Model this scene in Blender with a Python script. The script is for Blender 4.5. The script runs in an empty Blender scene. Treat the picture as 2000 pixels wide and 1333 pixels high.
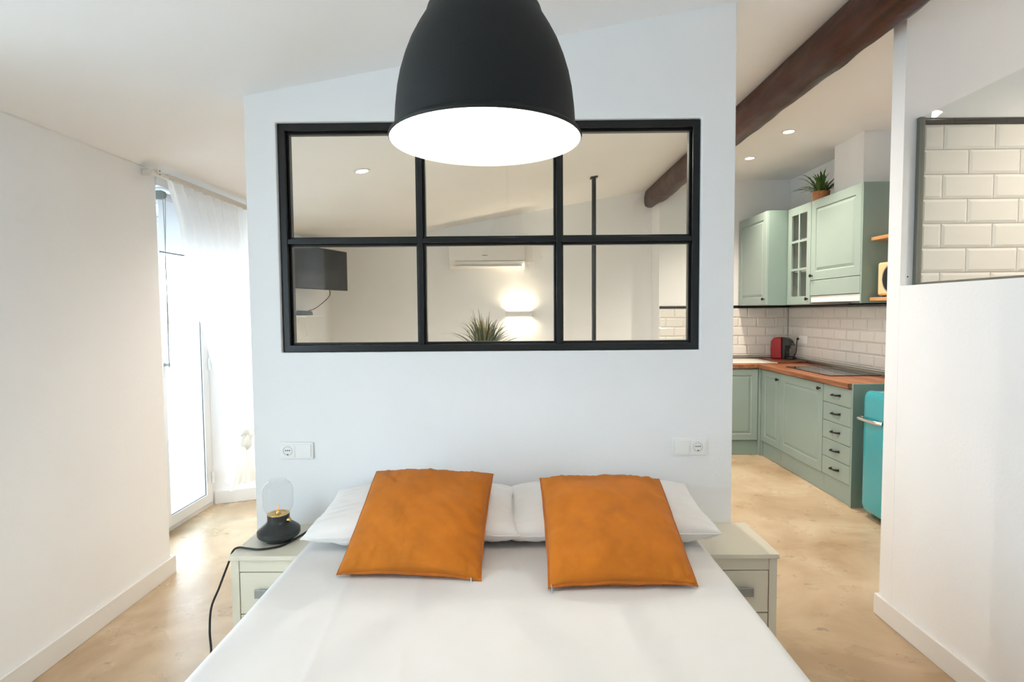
import bpy, math, random
from mathutils import Matrix, Vector, noise
from math import pi, sin, cos, radians

S = bpy.context.scene
COL = S.collection
random.seed(7)

# ------------------------------------------------------------------ camera
cam_data = bpy.data.cameras.new('camera')
cam_data.lens = 19.8
cam_data.sensor_width = 36.0
cam_data.clip_start = 0.02
cam = bpy.data.objects.new('camera', cam_data)
COL.objects.link(cam)
_R = Vector((0.99993576, 0.00818206, -0.00784359))
_U = Vector((0.00741385, 0.05129250, 0.99865615))
_B = Vector((0.00857338, -0.99865016, 0.05122855))
_m = Matrix((_R, _U, _B)).transposed().to_4x4()
_m.translation = (0.0, 0.0, 1.47)
cam.matrix_world = _m
S.camera = cam

# ------------------------------------------------------------------ world, daylight, exposure
world = bpy.data.worlds.new('overcast_sky')
S.world = world
world.use_nodes = True
bg = world.node_tree.nodes['Background']
bg.inputs['Color'].default_value = (0.72, 0.865, 1.0, 1)
bg.inputs['Strength'].default_value = 5.0

def portal(name, loc, rot, sx, sy):
    l = bpy.data.lights.new(name, 'AREA')
    l.shape = 'RECTANGLE'; l.size = sx; l.size_y = sy
    l.cycles.is_portal = True
    o = bpy.data.objects.new(name, l); COL.objects.link(o)
    o.location = loc; o.rotation_euler = rot
    return o
# sky comes in by the balcony door and an added, unseen second opening
portal('daylight_balcony_door', (-2.46, 3.62, 1.08), (0, -pi/2, 0), 2.16, 1.4)
portal('daylight_added_door', (-2.46, 0.35, 1.08), (0, -pi/2, 0), 2.16, 2.4)

vs = S.view_settings
vs.view_transform = 'Standard'
vs.look = 'None'
vs.gamma = 1.0
vs.use_curve_mapping = False
vs.exposure = 0.42
S.cycles.use_denoising = True
S.cycles.use_adaptive_sampling = True
S.cycles.adaptive_threshold = 0.12
S.cycles.adaptive_min_samples = 20
S.cycles.max_bounces = 9
S.cycles.diffuse_bounces = 6
S.cycles.transparent_max_bounces = 16
S.cycles.caustics_reflective = False
S.cycles.caustics_refractive = False

WARM = (1.0, 0.84, 0.68)
WARM2 = (1.0, 0.91, 0.81)

# ------------------------------------------------------------------ materials
def mat_base(name):
    m = bpy.data.materials.new(name); m.use_nodes = True
    nt = m.node_tree
    return m, nt, nt.nodes['Principled BSDF']

def mk(name, col, rough=0.5, metal=0.0, vary=0.0, vscale=6.0, bump=0.0, bscale=40.0, coat=0.0, stretch=None, spec=None):
    m, nt, p = mat_base(name)
    p.inputs['Base Color'].default_value = (*col, 1)
    p.inputs['Roughness'].default_value = rough
    p.inputs['Metallic'].default_value = metal
    p.inputs['Coat Weight'].default_value = coat
    if spec is not None: p.inputs['Specular IOR Level'].default_value = spec
    geo = nt.nodes.new('ShaderNodeNewGeometry')
    src = geo.outputs['Position']
    if stretch:
        mp = nt.nodes.new('ShaderNodeMapping'); mp.inputs['Scale'].default_value = stretch
        nt.links.new(src, mp.inputs['Vector']); src = mp.outputs['Vector']
    if vary > 0:
        n = nt.nodes.new('ShaderNodeTexNoise'); n.inputs['Scale'].default_value = vscale
        n.inputs['Detail'].default_value = 5
        nt.links.new(src, n.inputs['Vector'])
        r = nt.nodes.new('ShaderNodeValToRGB')
        r.color_ramp.elements[0].position = 0.3; r.color_ramp.elements[1].position = 0.7
        r.color_ramp.elements[0].color = (*[max(0, c*(1-vary)) for c in col], 1)
        r.color_ramp.elements[1].color = (*[min(1, c*(1+vary)) for c in col], 1)
        nt.links.new(n.outputs['Fac'], r.inputs['Fac'])
        nt.links.new(r.outputs['Color'], p.inputs['Base Color'])
    if bump > 0:
        n2 = nt.nodes.new('ShaderNodeTexNoise'); n2.inputs['Scale'].default_value = bscale
        n2.inputs['Detail'].default_value = 4
        nt.links.new(src, n2.inputs['Vector'])
        b = nt.nodes.new('ShaderNodeBump'); b.inputs['Strength'].default_value = bump
        b.inputs['Distance'].default_value = 0.01
        nt.links.new(n2.outputs['Fac'], b.inputs['Height'])
        nt.links.new(b.outputs['Normal'], p.inputs['Normal'])
    return m

def mk_glass(name, tint=(0.97, 0.99, 0.98), ior=1.45, rough=0.0):
    m = bpy.data.materials.new(name); m.use_nodes = True
    nt = m.node_tree; nt.nodes.clear()
    out = nt.nodes.new('ShaderNodeOutputMaterial')
    mix = nt.nodes.new('ShaderNodeMixShader')
    fr = nt.nodes.new('ShaderNodeFresnel'); fr.inputs['IOR'].default_value = ior
    tr = nt.nodes.new('ShaderNodeBsdfTransparent'); tr.inputs['Color'].default_value = (*tint, 1)
    gl = nt.nodes.new('ShaderNodeBsdfGlossy'); gl.inputs['Roughness'].default_value = rough
    # reflect only where light enters the sheet
    geo = nt.nodes.new('ShaderNodeNewGeometry')
    inv = nt.nodes.new('ShaderNodeMath'); inv.operation = 'SUBTRACT'; inv.inputs[0].default_value = 1.0
    nt.links.new(geo.outputs['Backfacing'], inv.inputs[1])
    mul = nt.nodes.new('ShaderNodeMath'); mul.operation = 'MULTIPLY'
    nt.links.new(fr.outputs['Fac'], mul.inputs[0]); nt.links.new(inv.outputs[0], mul.inputs[1])
    nt.links.new(mul.outputs[0], mix.inputs['Fac'])
    nt.links.new(tr.outputs[0], mix.inputs[1]); nt.links.new(gl.outputs[0], mix.inputs[2])
    nt.links.new(mix.outputs[0], out.inputs['Surface'])
    return m

def mk_sheer(name, col, open_=0.35):
    m = bpy.data.materials.new(name); m.use_nodes = True
    nt = m.node_tree; nt.nodes.clear()
    out = nt.nodes.new('ShaderNodeOutputMaterial')
    d = nt.nodes.new('ShaderNodeBsdfDiffuse'); d.inputs['Color'].default_value = (*col, 1)
    t = nt.nodes.new('ShaderNodeBsdfTranslucent'); t.inputs['Color'].default_value = (*col, 1)
    tr = nt.nodes.new('ShaderNodeBsdfTransparent')
    m1 = nt.nodes.new('ShaderNodeMixShader'); m1.inputs['Fac'].default_value = 0.5
    m2 = nt.nodes.new('ShaderNodeMixShader'); m2.inputs['Fac'].default_value = open_
    nt.links.new(d.outputs[0], m1.inputs[1]); nt.links.new(t.outputs[0], m1.inputs[2])
    nt.links.new(m1.outputs[0], m2.inputs[1]); nt.links.new(tr.outputs[0], m2.inputs[2])
    nt.links.new(m2.outputs[0], out.inputs['Surface'])
    return m

def mk_emit(name, col, strength):
    m = bpy.data.materials.new(name); m.use_nodes = True
    nt = m.node_tree; nt.nodes.clear()
    out = nt.nodes.new('ShaderNodeOutputMaterial')
    e = nt.nodes.new('ShaderNodeEmission')
    e.inputs['Color'].default_value = (*col, 1); e.inputs['Strength'].default_value = strength
    nt.links.new(e.outputs[0], out.inputs['Surface'])
    return m

def mk_floor():
    m, nt, p = mat_base('polished_cement')
    geo = nt.nodes.new('ShaderNodeNewGeometry')
    n1 = nt.nodes.new('ShaderNodeTexNoise'); n1.inputs['Scale'].default_value = 1.6
    n1.inputs['Detail'].default_value = 7; n1.inputs['Roughness'].default_value = 0.62
    n1.inputs['Distortion'].default_value = 0.6
    nt.links.new(geo.outputs['Position'], n1.inputs['Vector'])
    r1 = nt.nodes.new('ShaderNodeValToRGB')
    e = r1.color_ramp.elements
    e[0].position = 0.36; e[0].color = (0.40, 0.28, 0.165, 1)
    e[1].position = 0.63; e[1].color = (0.62, 0.50, 0.35, 1)
    mid = e.new(0.5); mid.color = (0.53, 0.40, 0.26, 1)
    nt.links.new(n1.outputs['Fac'], r1.inputs['Fac'])
    # small dark chips and trowel scratches
    mp = nt.nodes.new('ShaderNodeMapping'); mp.inputs['Scale'].default_value = (9, 16, 1)
    mp.inputs['Rotation'].default_value = (0, 0, 0.5)
    nt.links.new(geo.outputs['Position'], mp.inputs['Vector'])
    n2 = nt.nodes.new('ShaderNodeTexNoise'); n2.inputs['Scale'].default_value = 1.0
    n2.inputs['Detail'].default_value = 3
    nt.links.new(mp.outputs['Vector'], n2.inputs['Vector'])
    r2 = nt.nodes.new('ShaderNodeValToRGB')
    r2.color_ramp.elements[0].position = 0.675; r2.color_ramp.elements[0].color = (0, 0, 0, 1)
    r2.color_ramp.elements[1].position = 0.71; r2.color_ramp.elements[1].color = (0.7, 0.7, 0.7, 1)
    nt.links.new(n2.outputs['Fac'], r2.inputs['Fac'])
    mx = nt.nodes.new('ShaderNodeMix'); mx.data_type = 'RGBA'
    nt.links.new(r2.outputs['Color'], mx.inputs[0])
    nt.links.new(r1.outputs['Color'], mx.inputs[6])
    mx.inputs[7].default_value = (0.27, 0.21, 0.15, 1)
    nt.links.new(mx.outputs[2], p.inputs['Base Color'])
    n3 = nt.nodes.new('ShaderNodeTexNoise'); n3.inputs['Scale'].default_value = 5
    n3.inputs['Detail'].default_value = 6
    nt.links.new(geo.outputs['Position'], n3.inputs['Vector'])
    mr = nt.nodes.new('ShaderNodeMapRange')
    mr.inputs['To Min'].default_value = 0.19; mr.inputs['To Max'].default_value = 0.40
    nt.links.new(n3.outputs['Fac'], mr.inputs['Value'])
    nt.links.new(mr.outputs[0], p.inputs['Roughness'])
    b = nt.nodes.new('ShaderNodeBump'); b.inputs['Strength'].default_value = 0.08
    b.inputs['Distance'].default_value = 0.01
    nt.links.new(n1.outputs['Fac'], b.inputs['Height'])
    nt.links.new(b.outputs['Normal'], p.inputs['Normal'])
    return m

def mk_wood(name, c0, c1, rough=0.45, scale=(4, 60, 60), coat=0.0):
    m, nt, p = mat_base(name)
    geo = nt.nodes.new('ShaderNodeNewGeometry')
    mp = nt.nodes.new('ShaderNodeMapping'); mp.inputs['Scale'].default_value = scale
    nt.links.new(geo.outputs['Position'], mp.inputs['Vector'])
    n = nt.nodes.new('ShaderNodeTexNoise'); n.inputs['Scale'].default_value = 1.0
    n.inputs['Detail'].default_value = 6; n.inputs['Distortion'].default_value = 0.4
    nt.links.new(mp.outputs['Vector'], n.inputs['Vector'])
    r = nt.nodes.new('ShaderNodeValToRGB')
    r.color_ramp.elements[0].position = 0.32; r.color_ramp.elements[0].color = (*c0, 1)
    r.color_ramp.elements[1].position = 0.68; r.color_ramp.elements[1].color = (*c1, 1)
    nt.links.new(n.outputs['Fac'], r.inputs['Fac'])
    nt.links.new(r.outputs['Color'], p.inputs['Base Color'])
    p.inputs['Roughness'].default_value = rough
    p.inputs['Coat Weight'].default_value = coat
    p.inputs['Coat Roughness'].default_value = 0.2
    b = nt.nodes.new('ShaderNodeBump'); b.inputs['Strength'].default_value = 0.15
    b.inputs['Distance'].default_value = 0.01
    nt.links.new(n.outputs['Fac'], b.inputs['Height'])
    nt.links.new(b.outputs['Normal'], p.inputs['Normal'])
    return m

def mk_fabric(name, col, weave=900, vary=0.08, sheen=0.3, wr=0.0, rough=0.9):
    m, nt, p = mat_base(name)
    p.inputs['Roughness'].default_value = rough
    p.inputs['Sheen Weight'].default_value = sheen
    geo = nt.nodes.new('ShaderNodeNewGeometry')
    n = nt.nodes.new('ShaderNodeTexNoise'); n.inputs['Scale'].default_value = 9
    n.inputs['Detail'].default_value = 6
    nt.links.new(geo.outputs['Position'], n.inputs['Vector'])
    r = nt.nodes.new('ShaderNodeValToRGB')
    r.color_ramp.elements[0].position = 0.3; r.color_ramp.elements[1].position = 0.7
    r.color_ramp.elements[0].color = (*[c*(1-vary) for c in col], 1)
    r.color_ramp.elements[1].color = (*[min(1, c*(1+vary)) for c in col], 1)
    nt.links.new(n.outputs['Fac'], r.inputs['Fac'])
    nt.links.new(r.outputs['Color'], p.inputs['Base Color'])
    w = nt.nodes.new('ShaderNodeTexNoise'); w.inputs['Scale'].default_value = weave
    w.inputs['Detail'].default_value = 1
    nt.links.new(geo.outputs['Position'], w.inputs['Vector'])
    b = nt.nodes.new('ShaderNodeBump'); b.inputs['Strength'].default_value = 0.12
    b.inputs['Distance'].default_value = 0.002
    nt.links.new(w.outputs['Fac'], b.inputs['Height'])
    last = b
    if wr > 0:
        n2 = nt.nodes.new('ShaderNodeTexNoise'); n2.inputs['Scale'].default_value = 7
        n2.inputs['Detail'].default_value = 3; n2.inputs['Distortion'].default_value = 1.2
        nt.links.new(geo.outputs['Position'], n2.inputs['Vector'])
        b2 = nt.nodes.new('ShaderNodeBump'); b2.inputs['Strength'].default_value = wr
        b2.inputs['Distance'].default_value = 0.02
        nt.links.new(n2.outputs['Fac'], b2.inputs['Height'])
        nt.links.new(b.outputs['Normal'], b2.inputs['Normal']); last = b2
    nt.links.new(last.outputs['Normal'], p.inputs['Normal'])
    return m

M = {}
M['wall'] = mk('white_wall_paint', (0.892, 0.902, 0.915), 0.85, vary=0.012, vscale=2.5, bump=0.06, bscale=60)
M['ceil'] = mk('white_ceiling_paint', (0.892, 0.902, 0.915), 0.9, vary=0.012, vscale=2, bump=0.05, bscale=30)
M['white_trim'] = mk('white_satin_trim', (0.80, 0.79, 0.77), 0.4, vary=0.01)
M['floor'] = mk_floor()
M['black_steel'] = mk('black_painted_steel', (0.0045, 0.005, 0.0055), 0.33, vary=0.1, bump=0.03, bscale=200)
M['pane'] = mk_glass('clear_window_glass', ior=1.55)
M['shower_glass'] = mk_glass('shower_screen_glass', (0.93, 0.95, 0.94), 1.6)
M['dome_glass'] = mk_glass('lamp_dome_glass', (0.98, 0.98, 0.98), 1.25)
M['shade_out'] = mk('dark_grey_lamp_paint', (0.014, 0.0155, 0.0155), 0.6, vary=0.12, vscale=300, bump=0.05, bscale=400, spec=0.3)
M['shade_in'] = mk('white_lamp_lining', (0.9, 0.88, 0.84), 0.5)
M['upvc'] = mk('white_upvc', (0.82, 0.83, 0.84), 0.3)
M['gasket'] = mk('grey_door_gasket', (0.12, 0.14, 0.16), 0.6)
M['grey_plastic'] = mk('grey_green_plastic', (0.22, 0.24, 0.22), 0.5)
M['chain'] = mk('grey_bead_chain', (0.35, 0.36, 0.35), 0.5)
M['sheer'] = mk_sheer('sheer_white_voile', (0.93, 0.925, 0.91), 0.16)
M['voile_dense'] = mk_sheer('gathered_white_voile', (0.90, 0.89, 0.86), 0.06)
M['blind'] = mk_sheer('white_blind_cloth', (0.85, 0.86, 0.88), 0.0)
M['rail_metal'] = mk('pale_grey_balcony_metal', (0.62, 0.64, 0.66), 0.5)
M['terrazzo'] = mk('pale_balcony_tile', (0.75, 0.73, 0.70), 0.7, vary=0.05)
M['beam'] = None
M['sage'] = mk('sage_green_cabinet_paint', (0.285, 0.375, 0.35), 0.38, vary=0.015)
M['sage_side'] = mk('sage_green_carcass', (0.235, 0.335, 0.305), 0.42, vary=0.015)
M['inside'] = mk('grey_cabinet_inside', (0.45, 0.44, 0.42), 0.5)
M['knob'] = mk('black_iron_knob', (0.010, 0.009, 0.008), 0.4, metal=0.4)
M['worktop'] = mk_wood('oak_block_worktop', (0.15, 0.052, 0.024), (0.37, 0.155, 0.066), 0.5, (38, 2.2, 38))
M['board'] = mk_wood('reddish_wood_board', (0.16, 0.045, 0.02), (0.30, 0.10, 0.05), 0.35, (6, 40, 40))
M['shelf_wood'] = mk_wood('light_pine_shelf', (0.50, 0.24, 0.09), (0.70, 0.38, 0.16), 0.4, (40, 4, 40))
M['tile'] = mk('white_glazed_tile', (0.78, 0.765, 0.735), 0.10, vary=0.02, vscale=3)
M['grout'] = mk('pale_grout', (0.62, 0.60, 0.57), 0.9)
M['black_tile'] = mk('black_glazed_trim_tile', (0.012, 0.011, 0.010), 0.12)
M['hob'] = mk('black_ceramic_glass', (0.010, 0.010, 0.012), 0.05)
M['hob_ring'] = mk('grey_hob_marking', (0.25, 0.25, 0.26), 0.3)
M['ceramic'] = mk('white_ceramic_sink', (0.80, 0.77, 0.72), 0.15)
M['alu'] = mk('brushed_grey_metal', (0.42, 0.41, 0.38), 0.35, metal=0.9)
M['profile'] = mk('grey_green_metal_channel', (0.20, 0.21, 0.185), 0.35, metal=0.7)
M['red'] = mk('red_glossy_plastic', (0.30, 0.004, 0.012), 0.25)
M['black_plastic'] = mk('black_plastic', (0.010, 0.010, 0.011), 0.35)
M['rubber'] = mk('black_rubber_cable', (0.012, 0.012, 0.013), 0.5)
M['turquoise'] = mk('turquoise_enamel', (0.008, 0.34, 0.42), 0.18, coat=0.5)
M['chrome'] = mk('polished_chrome', (0.75, 0.74, 0.72), 0.12, metal=1.0)
M['cream'] = mk('cream_enamel', (0.78, 0.62, 0.36), 0.25)
M['mw_glass'] = mk('dark_microwave_window', (0.015, 0.015, 0.016), 0.1)
M['night'] = mk('cream_white_lacquer', (0.74, 0.69, 0.56), 0.4, vary=0.01)
M['night_gap'] = mk('drawer_gap_shade', (0.06, 0.05, 0.04), 0.8)
M['handle_grey'] = mk('grey_satin_metal', (0.36, 0.37, 0.37), 0.4, metal=0.7)
M['sheet'] = mk_fabric('white_cotton_sheet', (0.71, 0.70, 0.69), 700, 0.012, 0.1, 0.05)
M['pillow'] = mk_fabric('white_pillow_cotton', (0.84, 0.82, 0.80), 700, 0.012, 0.1, 0.18)
M['ochre'] = mk_fabric('ochre_linen', (0.48, 0.145, 0.004), 420, 0.12, 0.05, 0.12)
M['ochre_dark'] = mk_fabric('ochre_piping', (0.42, 0.125, 0.009), 420, 0.10, 0.1)
M['socket'] = mk('white_socket_plastic', (0.90, 0.90, 0.89), 0.3)
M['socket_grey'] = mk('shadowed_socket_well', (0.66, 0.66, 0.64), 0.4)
M['brass'] = mk('polished_brass', (0.72, 0.50, 0.20), 0.25, metal=1.0)
M['lamp_black'] = mk('satin_black_lamp', (0.020, 0.024, 0.024), 0.42)
M['ac'] = mk('white_ac_plastic', (0.80, 0.79, 0.77), 0.35)
M['ac_grey'] = mk('grey_ac_logo', (0.30, 0.30, 0.30), 0.5)
M['tv'] = mk('dark_tv_screen', (0.018, 0.020, 0.022), 0.16)
M['tv_body'] = mk('black_tv_plastic', (0.012, 0.012, 0.013), 0.45)
M['router'] = mk('slate_grey_plastic', (0.10, 0.115, 0.13), 0.5)
M['terracotta'] = mk('woven_terracotta_pot', (0.50, 0.20, 0.085), 0.8, vary=0.3, vscale=90, bump=0.6, bscale=120)
M['leaf'] = mk('dark_green_leaf', (0.055, 0.13, 0.018), 0.45, vary=0.35, vscale=25)
M['leaf2'] = mk('olive_green_leaf', (0.13, 0.19, 0.03), 0.5, vary=0.35, vscale=25)
M['blade'] = mk('grass_green_blade', (0.06, 0.085, 0.02), 0.5, vary=0.3, vscale=25)
M['straw'] = mk('straw_coloured_blade', (0.36, 0.27, 0.10), 0.6, vary=0.25, vscale=25)
M['planter'] = mk('pale_stone_planter', (0.6, 0.58, 0.54), 0.8, vary=0.05)
M['console'] = mk('white_console_lacquer', (0.75, 0.75, 0.74), 0.4)
M['down_glow'] = mk_emit('downlight_glow', (1.0, 0.88, 0.72), 22)
M['bulb_glow'] = mk_emit('pendant_bulb_glow', (1.0, 0.90, 0.76), 60)
M['sconce_glow'] = mk_emit('sconce_led_glow', (1.0, 0.82, 0.6), 12)
M['flame'] = mk_emit('lamp_filament_glow', (1.0, 0.55, 0.25), 0.8)

def mk_beam():
    m, nt, p = mat_base('varnished_old_timber')
    geo = nt.nodes.new('ShaderNodeNewGeometry')
    mp = nt.nodes.new('ShaderNodeMapping'); mp.inputs['Scale'].default_value = (30, 2.2, 30)
    nt.links.new(geo.outputs['Position'], mp.inputs['Vector'])
    n = nt.nodes.new('ShaderNodeTexNoise'); n.inputs['Scale'].default_value = 1
    n.inputs['Detail'].default_value = 7
    nt.links.new(mp.outputs['Vector'], n.inputs['Vector'])
    r = nt.nodes.new('ShaderNodeValToRGB')
    e = r.color_ramp.elements
    e[0].position = 0.28; e[0].color = (0.016, 0.004, 0.0022, 1)
    e[1].position = 0.75; e[1].color = (0.085, 0.017, 0.007, 1)
    nt.links.new(n.outputs['Fac'], r.inputs['Fac'])
    nt.links.new(r.outputs['Color'], p.inputs['Base Color'])
    p.inputs['Roughness'].default_value = 0.36
    p.inputs['Specular IOR Level'].default_value = 0.35
    mp2 = nt.nodes.new('ShaderNodeMapping'); mp2.inputs['Scale'].default_value = (22, 7, 22)
    nt.links.new(geo.outputs['Position'], mp2.inputs['Vector'])
    n2 = nt.nodes.new('ShaderNodeTexNoise'); n2.inputs['Scale'].default_value = 1
    n2.inputs['Detail'].default_value = 4
    nt.links.new(mp2.outputs['Vector'], n2.inputs['Vector'])
    b = nt.nodes.new('ShaderNodeBump'); b.inputs['Strength'].default_value = 0.5
    b.inputs['Distance'].default_value = 0.012
    nt.links.new(n2.outputs['Fac'], b.inputs['Height'])
    nt.links.new(b.outputs['Normal'], p.inputs['Normal'])
    return m
M['beam'] = mk_beam()

# ------------------------------------------------------------------ mesh helpers
class MB:
    def __init__(s): s.v = []; s.f = []
    def add(s, vs, fs):
        o = len(s.v); s.v += [tuple(p) for p in vs]; s.f += [tuple(i + o for i in f) for f in fs]; return s
    def box(s, x0, x1, y0, y1, z0, z1):
        return s.add([(x0,y0,z0),(x1,y0,z0),(x1,y1,z0),(x0,y1,z0),(x0,y0,z1),(x1,y0,z1),(x1,y1,z1),(x0,y1,z1)],
                     [(0,3,2,1),(4,5,6,7),(0,1,5,4),(1,2,6,5),(2,3,7,6),(3,0,4,7)])
    def lathe(s, prof, n=32, c=(0,0,0), axis='z'):
        vs, fs = [], []
        idx = []
        for (r, z) in prof:
            row = []
            if r < 1e-6:
                row = [len(vs)]; vs.append((0,0,z))
            else:
                for k in range(n):
                    a = 2*pi*k/n; row.append(len(vs)); vs.append((r*cos(a), r*sin(a), z))
            idx.append(row)
        for a, b in zip(idx, idx[1:]):
            for k in range(n):
                k2 = (k+1) % n
                if len(a) == 1 and len(b) == 1: continue
                if len(a) == 1: fs.append((a[0], b[k2], b[k]))
                elif len(b) == 1: fs.append((a[k], a[k2], b[0]))
                else: fs.append((a[k], a[k2], b[k2], b[k]))
        def T(p):
            x, y, z = p
            if axis == 'x': x, y, z = z, x, y
            elif axis == 'y': x, y, z = y, z, x
            return (x+c[0], y+c[1], z+c[2])
        return s.add([T(p) for p in vs], fs)
    def cyl(s, c, r, h, n=24, axis='z'):
        return s.lathe([(0,0),(r,0),(r,h),(0,h)], n, c, axis)
    def tube(s, pts, r, n=8, caps=True):
        pts = [Vector(p) for p in pts]
        m = len(pts); vs, fs = [], []
        t0 = (pts[1]-pts[0]).normalized()
        up = Vector((0,0,1)) if abs(t0.z) < 0.9 else Vector((1,0,0))
        nrm = (up - t0*up.dot(t0)).normalized()
        for i, p in enumerate(pts):
            t = (pts[min(i+1,m-1)] - pts[max(i-1,0)]).normalized()
            nrm = (nrm - t*nrm.dot(t)).normalized(); bn = t.cross(nrm)
            rr = r[i] if isinstance(r, (list, tuple)) else r
            for k in range(n):
                a = 2*pi*k/n; vs.append(p + nrm*(rr*cos(a)) + bn*(rr*sin(a)))
        for i in range(m-1):
            for k in range(n):
                k2 = (k+1) % n
                fs.append((i*n+k, i*n+k2, (i+1)*n+k2, (i+1)*n+k))
        if caps:
            fs.append(tuple(reversed(range(n)))); fs.append(tuple((m-1)*n+k for k in range(n)))
        return s.add(vs, fs)
    def loop_tube(s, pts, r, n=6):
        pts = [Vector(p) for p in pts]; m = len(pts); vs, fs = [], []
        nrm = None
        for i, p in enumerate(pts):
            t = (pts[(i+1) % m]-pts[i-1]).normalized()
            if nrm is None:
                up = Vector((0,0,1)) if abs(t.z) < 0.9 else Vector((1,0,0)); nrm = up
            nrm = (nrm - t*nrm.dot(t)).normalized(); bn = t.cross(nrm)
            for k in range(n):
                a = 2*pi*k/n; vs.append(p + nrm*(r*cos(a)) + bn*(r*sin(a)))
        for i in range(m):
            j = (i+1) % m
            for k in range(n):
                k2 = (k+1) % n; fs.append((i*n+k, i*n+k2, j*n+k2, j*n+k))
        return s.add(vs, fs)
    def prism(s, poly, h0, h1, axis='z'):
        n = len(poly); vs = []
        for h in (h0, h1):
            for (a, b) in poly:
                vs.append({'z': (a,b,h), 'y': (a,h,b), 'x': (h,a,b)}[axis])
        fs = [tuple(reversed(range(n))), tuple(range(n, 2*n))]
        for k in range(n):
            k2 = (k+1) % n; fs.append((k, k2, n+k2, n+k))
        return s.add(vs, fs)
    def grid(s, fn, nu, nv, closeu=False):
        vs = [fn(i/(nu if closeu else nu-1), j/(nv-1)) for j in range(nv) for i in range(nu)]
        fs = []
        for j in range(nv-1):
            for i in range(nu if closeu else nu-1):
                i2 = (i+1) % nu
                fs.append((j*nu+i, j*nu+i2, (j+1)*nu+i2, (j+1)*nu+i))
        return s.add(vs, fs)
    def mesh(s, name, smooth=True, angle=35, fix=True):
        me = bpy.data.meshes.new(name)
        me.from_pydata([tuple(p) for p in s.v], [], s.f)
        if fix:
            import bmesh
            bm = bmesh.new(); bm.from_mesh(me)
            bmesh.ops.recalc_face_normals(bm, faces=bm.faces)
            bm.to_mesh(me); bm.free()
        if smooth:
            me.shade_smooth(); me.set_sharp_from_angle(angle=radians(angle))
        me.update()
        return me
    def build(s, name, mat, parent=None, bevel=0.0, seg=2, smooth=True, angle=35, fix=True):
        me = s.mesh(name, smooth, angle, fix)
        return link(name, me, mat, parent, bevel, seg)

def link(name, me, mat, parent=None, bevel=0.0, seg=2):
    if not me.materials: me.materials.append(M[mat])
    o = bpy.data.objects.new(name, me); COL.objects.link(o)
    if parent: o.parent = parent
    if bevel:
        b = o.modifiers.new('bevel', 'BEVEL'); b.width = bevel; b.segments = seg
        b.limit_method = 'ANGLE'; b.angle_limit = radians(40)
    return o

def box(name, mat, parent, x0, x1, y0, y1, z0, z1, bevel=0.0, seg=2):
    return MB().box(x0,x1,y0,y1,z0,z1).build(name, mat, parent, bevel, seg)

def tag(o, label, cat, group=None):
    o['label'] = label; o['category'] = cat
    if group: o['group'] = group
    return o

def thing(name, label, cat, loc=(0,0,0), rz=0.0, group=None, rot=None):
    o = bpy.data.objects.new(name, None); COL.objects.link(o)
    o.empty_display_size = 0.05
    o.location = loc; o.rotation_euler = rot if rot else (0,0,rz)
    return tag(o, label, cat, group)

def struct(o):
    o['kind'] = 'structure'; return o

def copy_thing(root, loc, label, rz=None):
    r = root.copy(); COL.objects.link(r); r.location = loc; r['label'] = label
    if rz is not None: r.rotation_euler = (0,0,rz)
    for ch in list(root.children):
        c = ch.copy(); COL.objects.link(c); c.parent = r
        for g in list(ch.children):
            d = g.copy(); COL.objects.link(d); d.parent = c
    return r

def ceil_z(x): return 2.605 + 0.175*x if x < 1.68 else 2.90

# grid wall with holes: us along the wall, vs up, w through the thickness
def wall_grid(us, vs, hole, fn):
    """hole(i,j) True = empty cell; fn(u,v,w) -> xyz with w in {0,1}"""
    mb = MB(); idx = {}
    def vid(i, j, w):
        k = (i, j, w)
        if k not in idx: idx[k] = len(mb.v); mb.v.append(fn(us[i], vs[j], w))
        return idx[k]
    nu, nv = len(us)-1, len(vs)-1
    full = lambda i, j: 0 <= i < nu and 0 <= j < nv and not hole(i, j)
    for i in range(nu):
        for j in range(nv):
            if not full(i, j): continue
            for w in (0, 1):
                mb.f.append((vid(i,j,w), vid(i+1,j,w), vid(i+1,j+1,w), vid(i,j+1,w)))
            if not full(i-1, j): mb.f.append((vid(i,j,0), vid(i,j+1,0), vid(i,j+1,1), vid(i,j,1)))
            if not full(i+1, j): mb.f.append((vid(i+1,j,0), vid(i+1,j+1,0), vid(i+1,j+1,1), vid(i+1,j,1)))
            if not full(i, j-1): mb.f.append((vid(i,j,0), vid(i+1,j,0), vid(i+1,j,1), vid(i,j,1)))
            if not full(i, j+1): mb.f.append((vid(i,j+1,0), vid(i+1,j+1,0), vid(i+1,j+1,1), vid(i,j+1,1)))
    return mb

# ================================================================== THE SETTING
XL, XR, XK = -1.972, 1.735, 3.03         # bedroom left face, right wall face, kitchen wall face
YP, YB, YK, YF = 2.45, 6.65, 6.30, -2.30  # partition face, living back wall, kitchen back wall, wall behind camera

struct(box('floor', 'floor', None, -2.46, 3.18, -2.45, 6.80, -0.12, 0.0))
lo = [(-2.46, ceil_z(-2.46)), (1.68, 2.899), (3.18, 2.90)]
struct(MB().prism(lo + [(3.18, 3.06), (1.68, 3.06), (-2.46, ceil_z(-2.46)+0.16)], -2.45, 6.80, 'y').build('ceiling', 'ceil', smooth=False))

# left wall; unseen second door behind the camera, added to light the bed
us = [-2.45, -0.85, 1.55, 3.12]; vv = [0, 2.12, 3]
def f_left(u, v, w):
    x = XL if w == 0 else -2.46
    y = u
    if w == 1 and u > 3: y = 2.95
    z = ceil_z(x) + 0.01 if v > 2.5 else v
    return (x, y, z)
struct(wall_grid(us, vv, lambda i, j: i == 1 and j == 0, f_left).build('wall_left', 'wall', bevel=0.02, seg=3))
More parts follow.
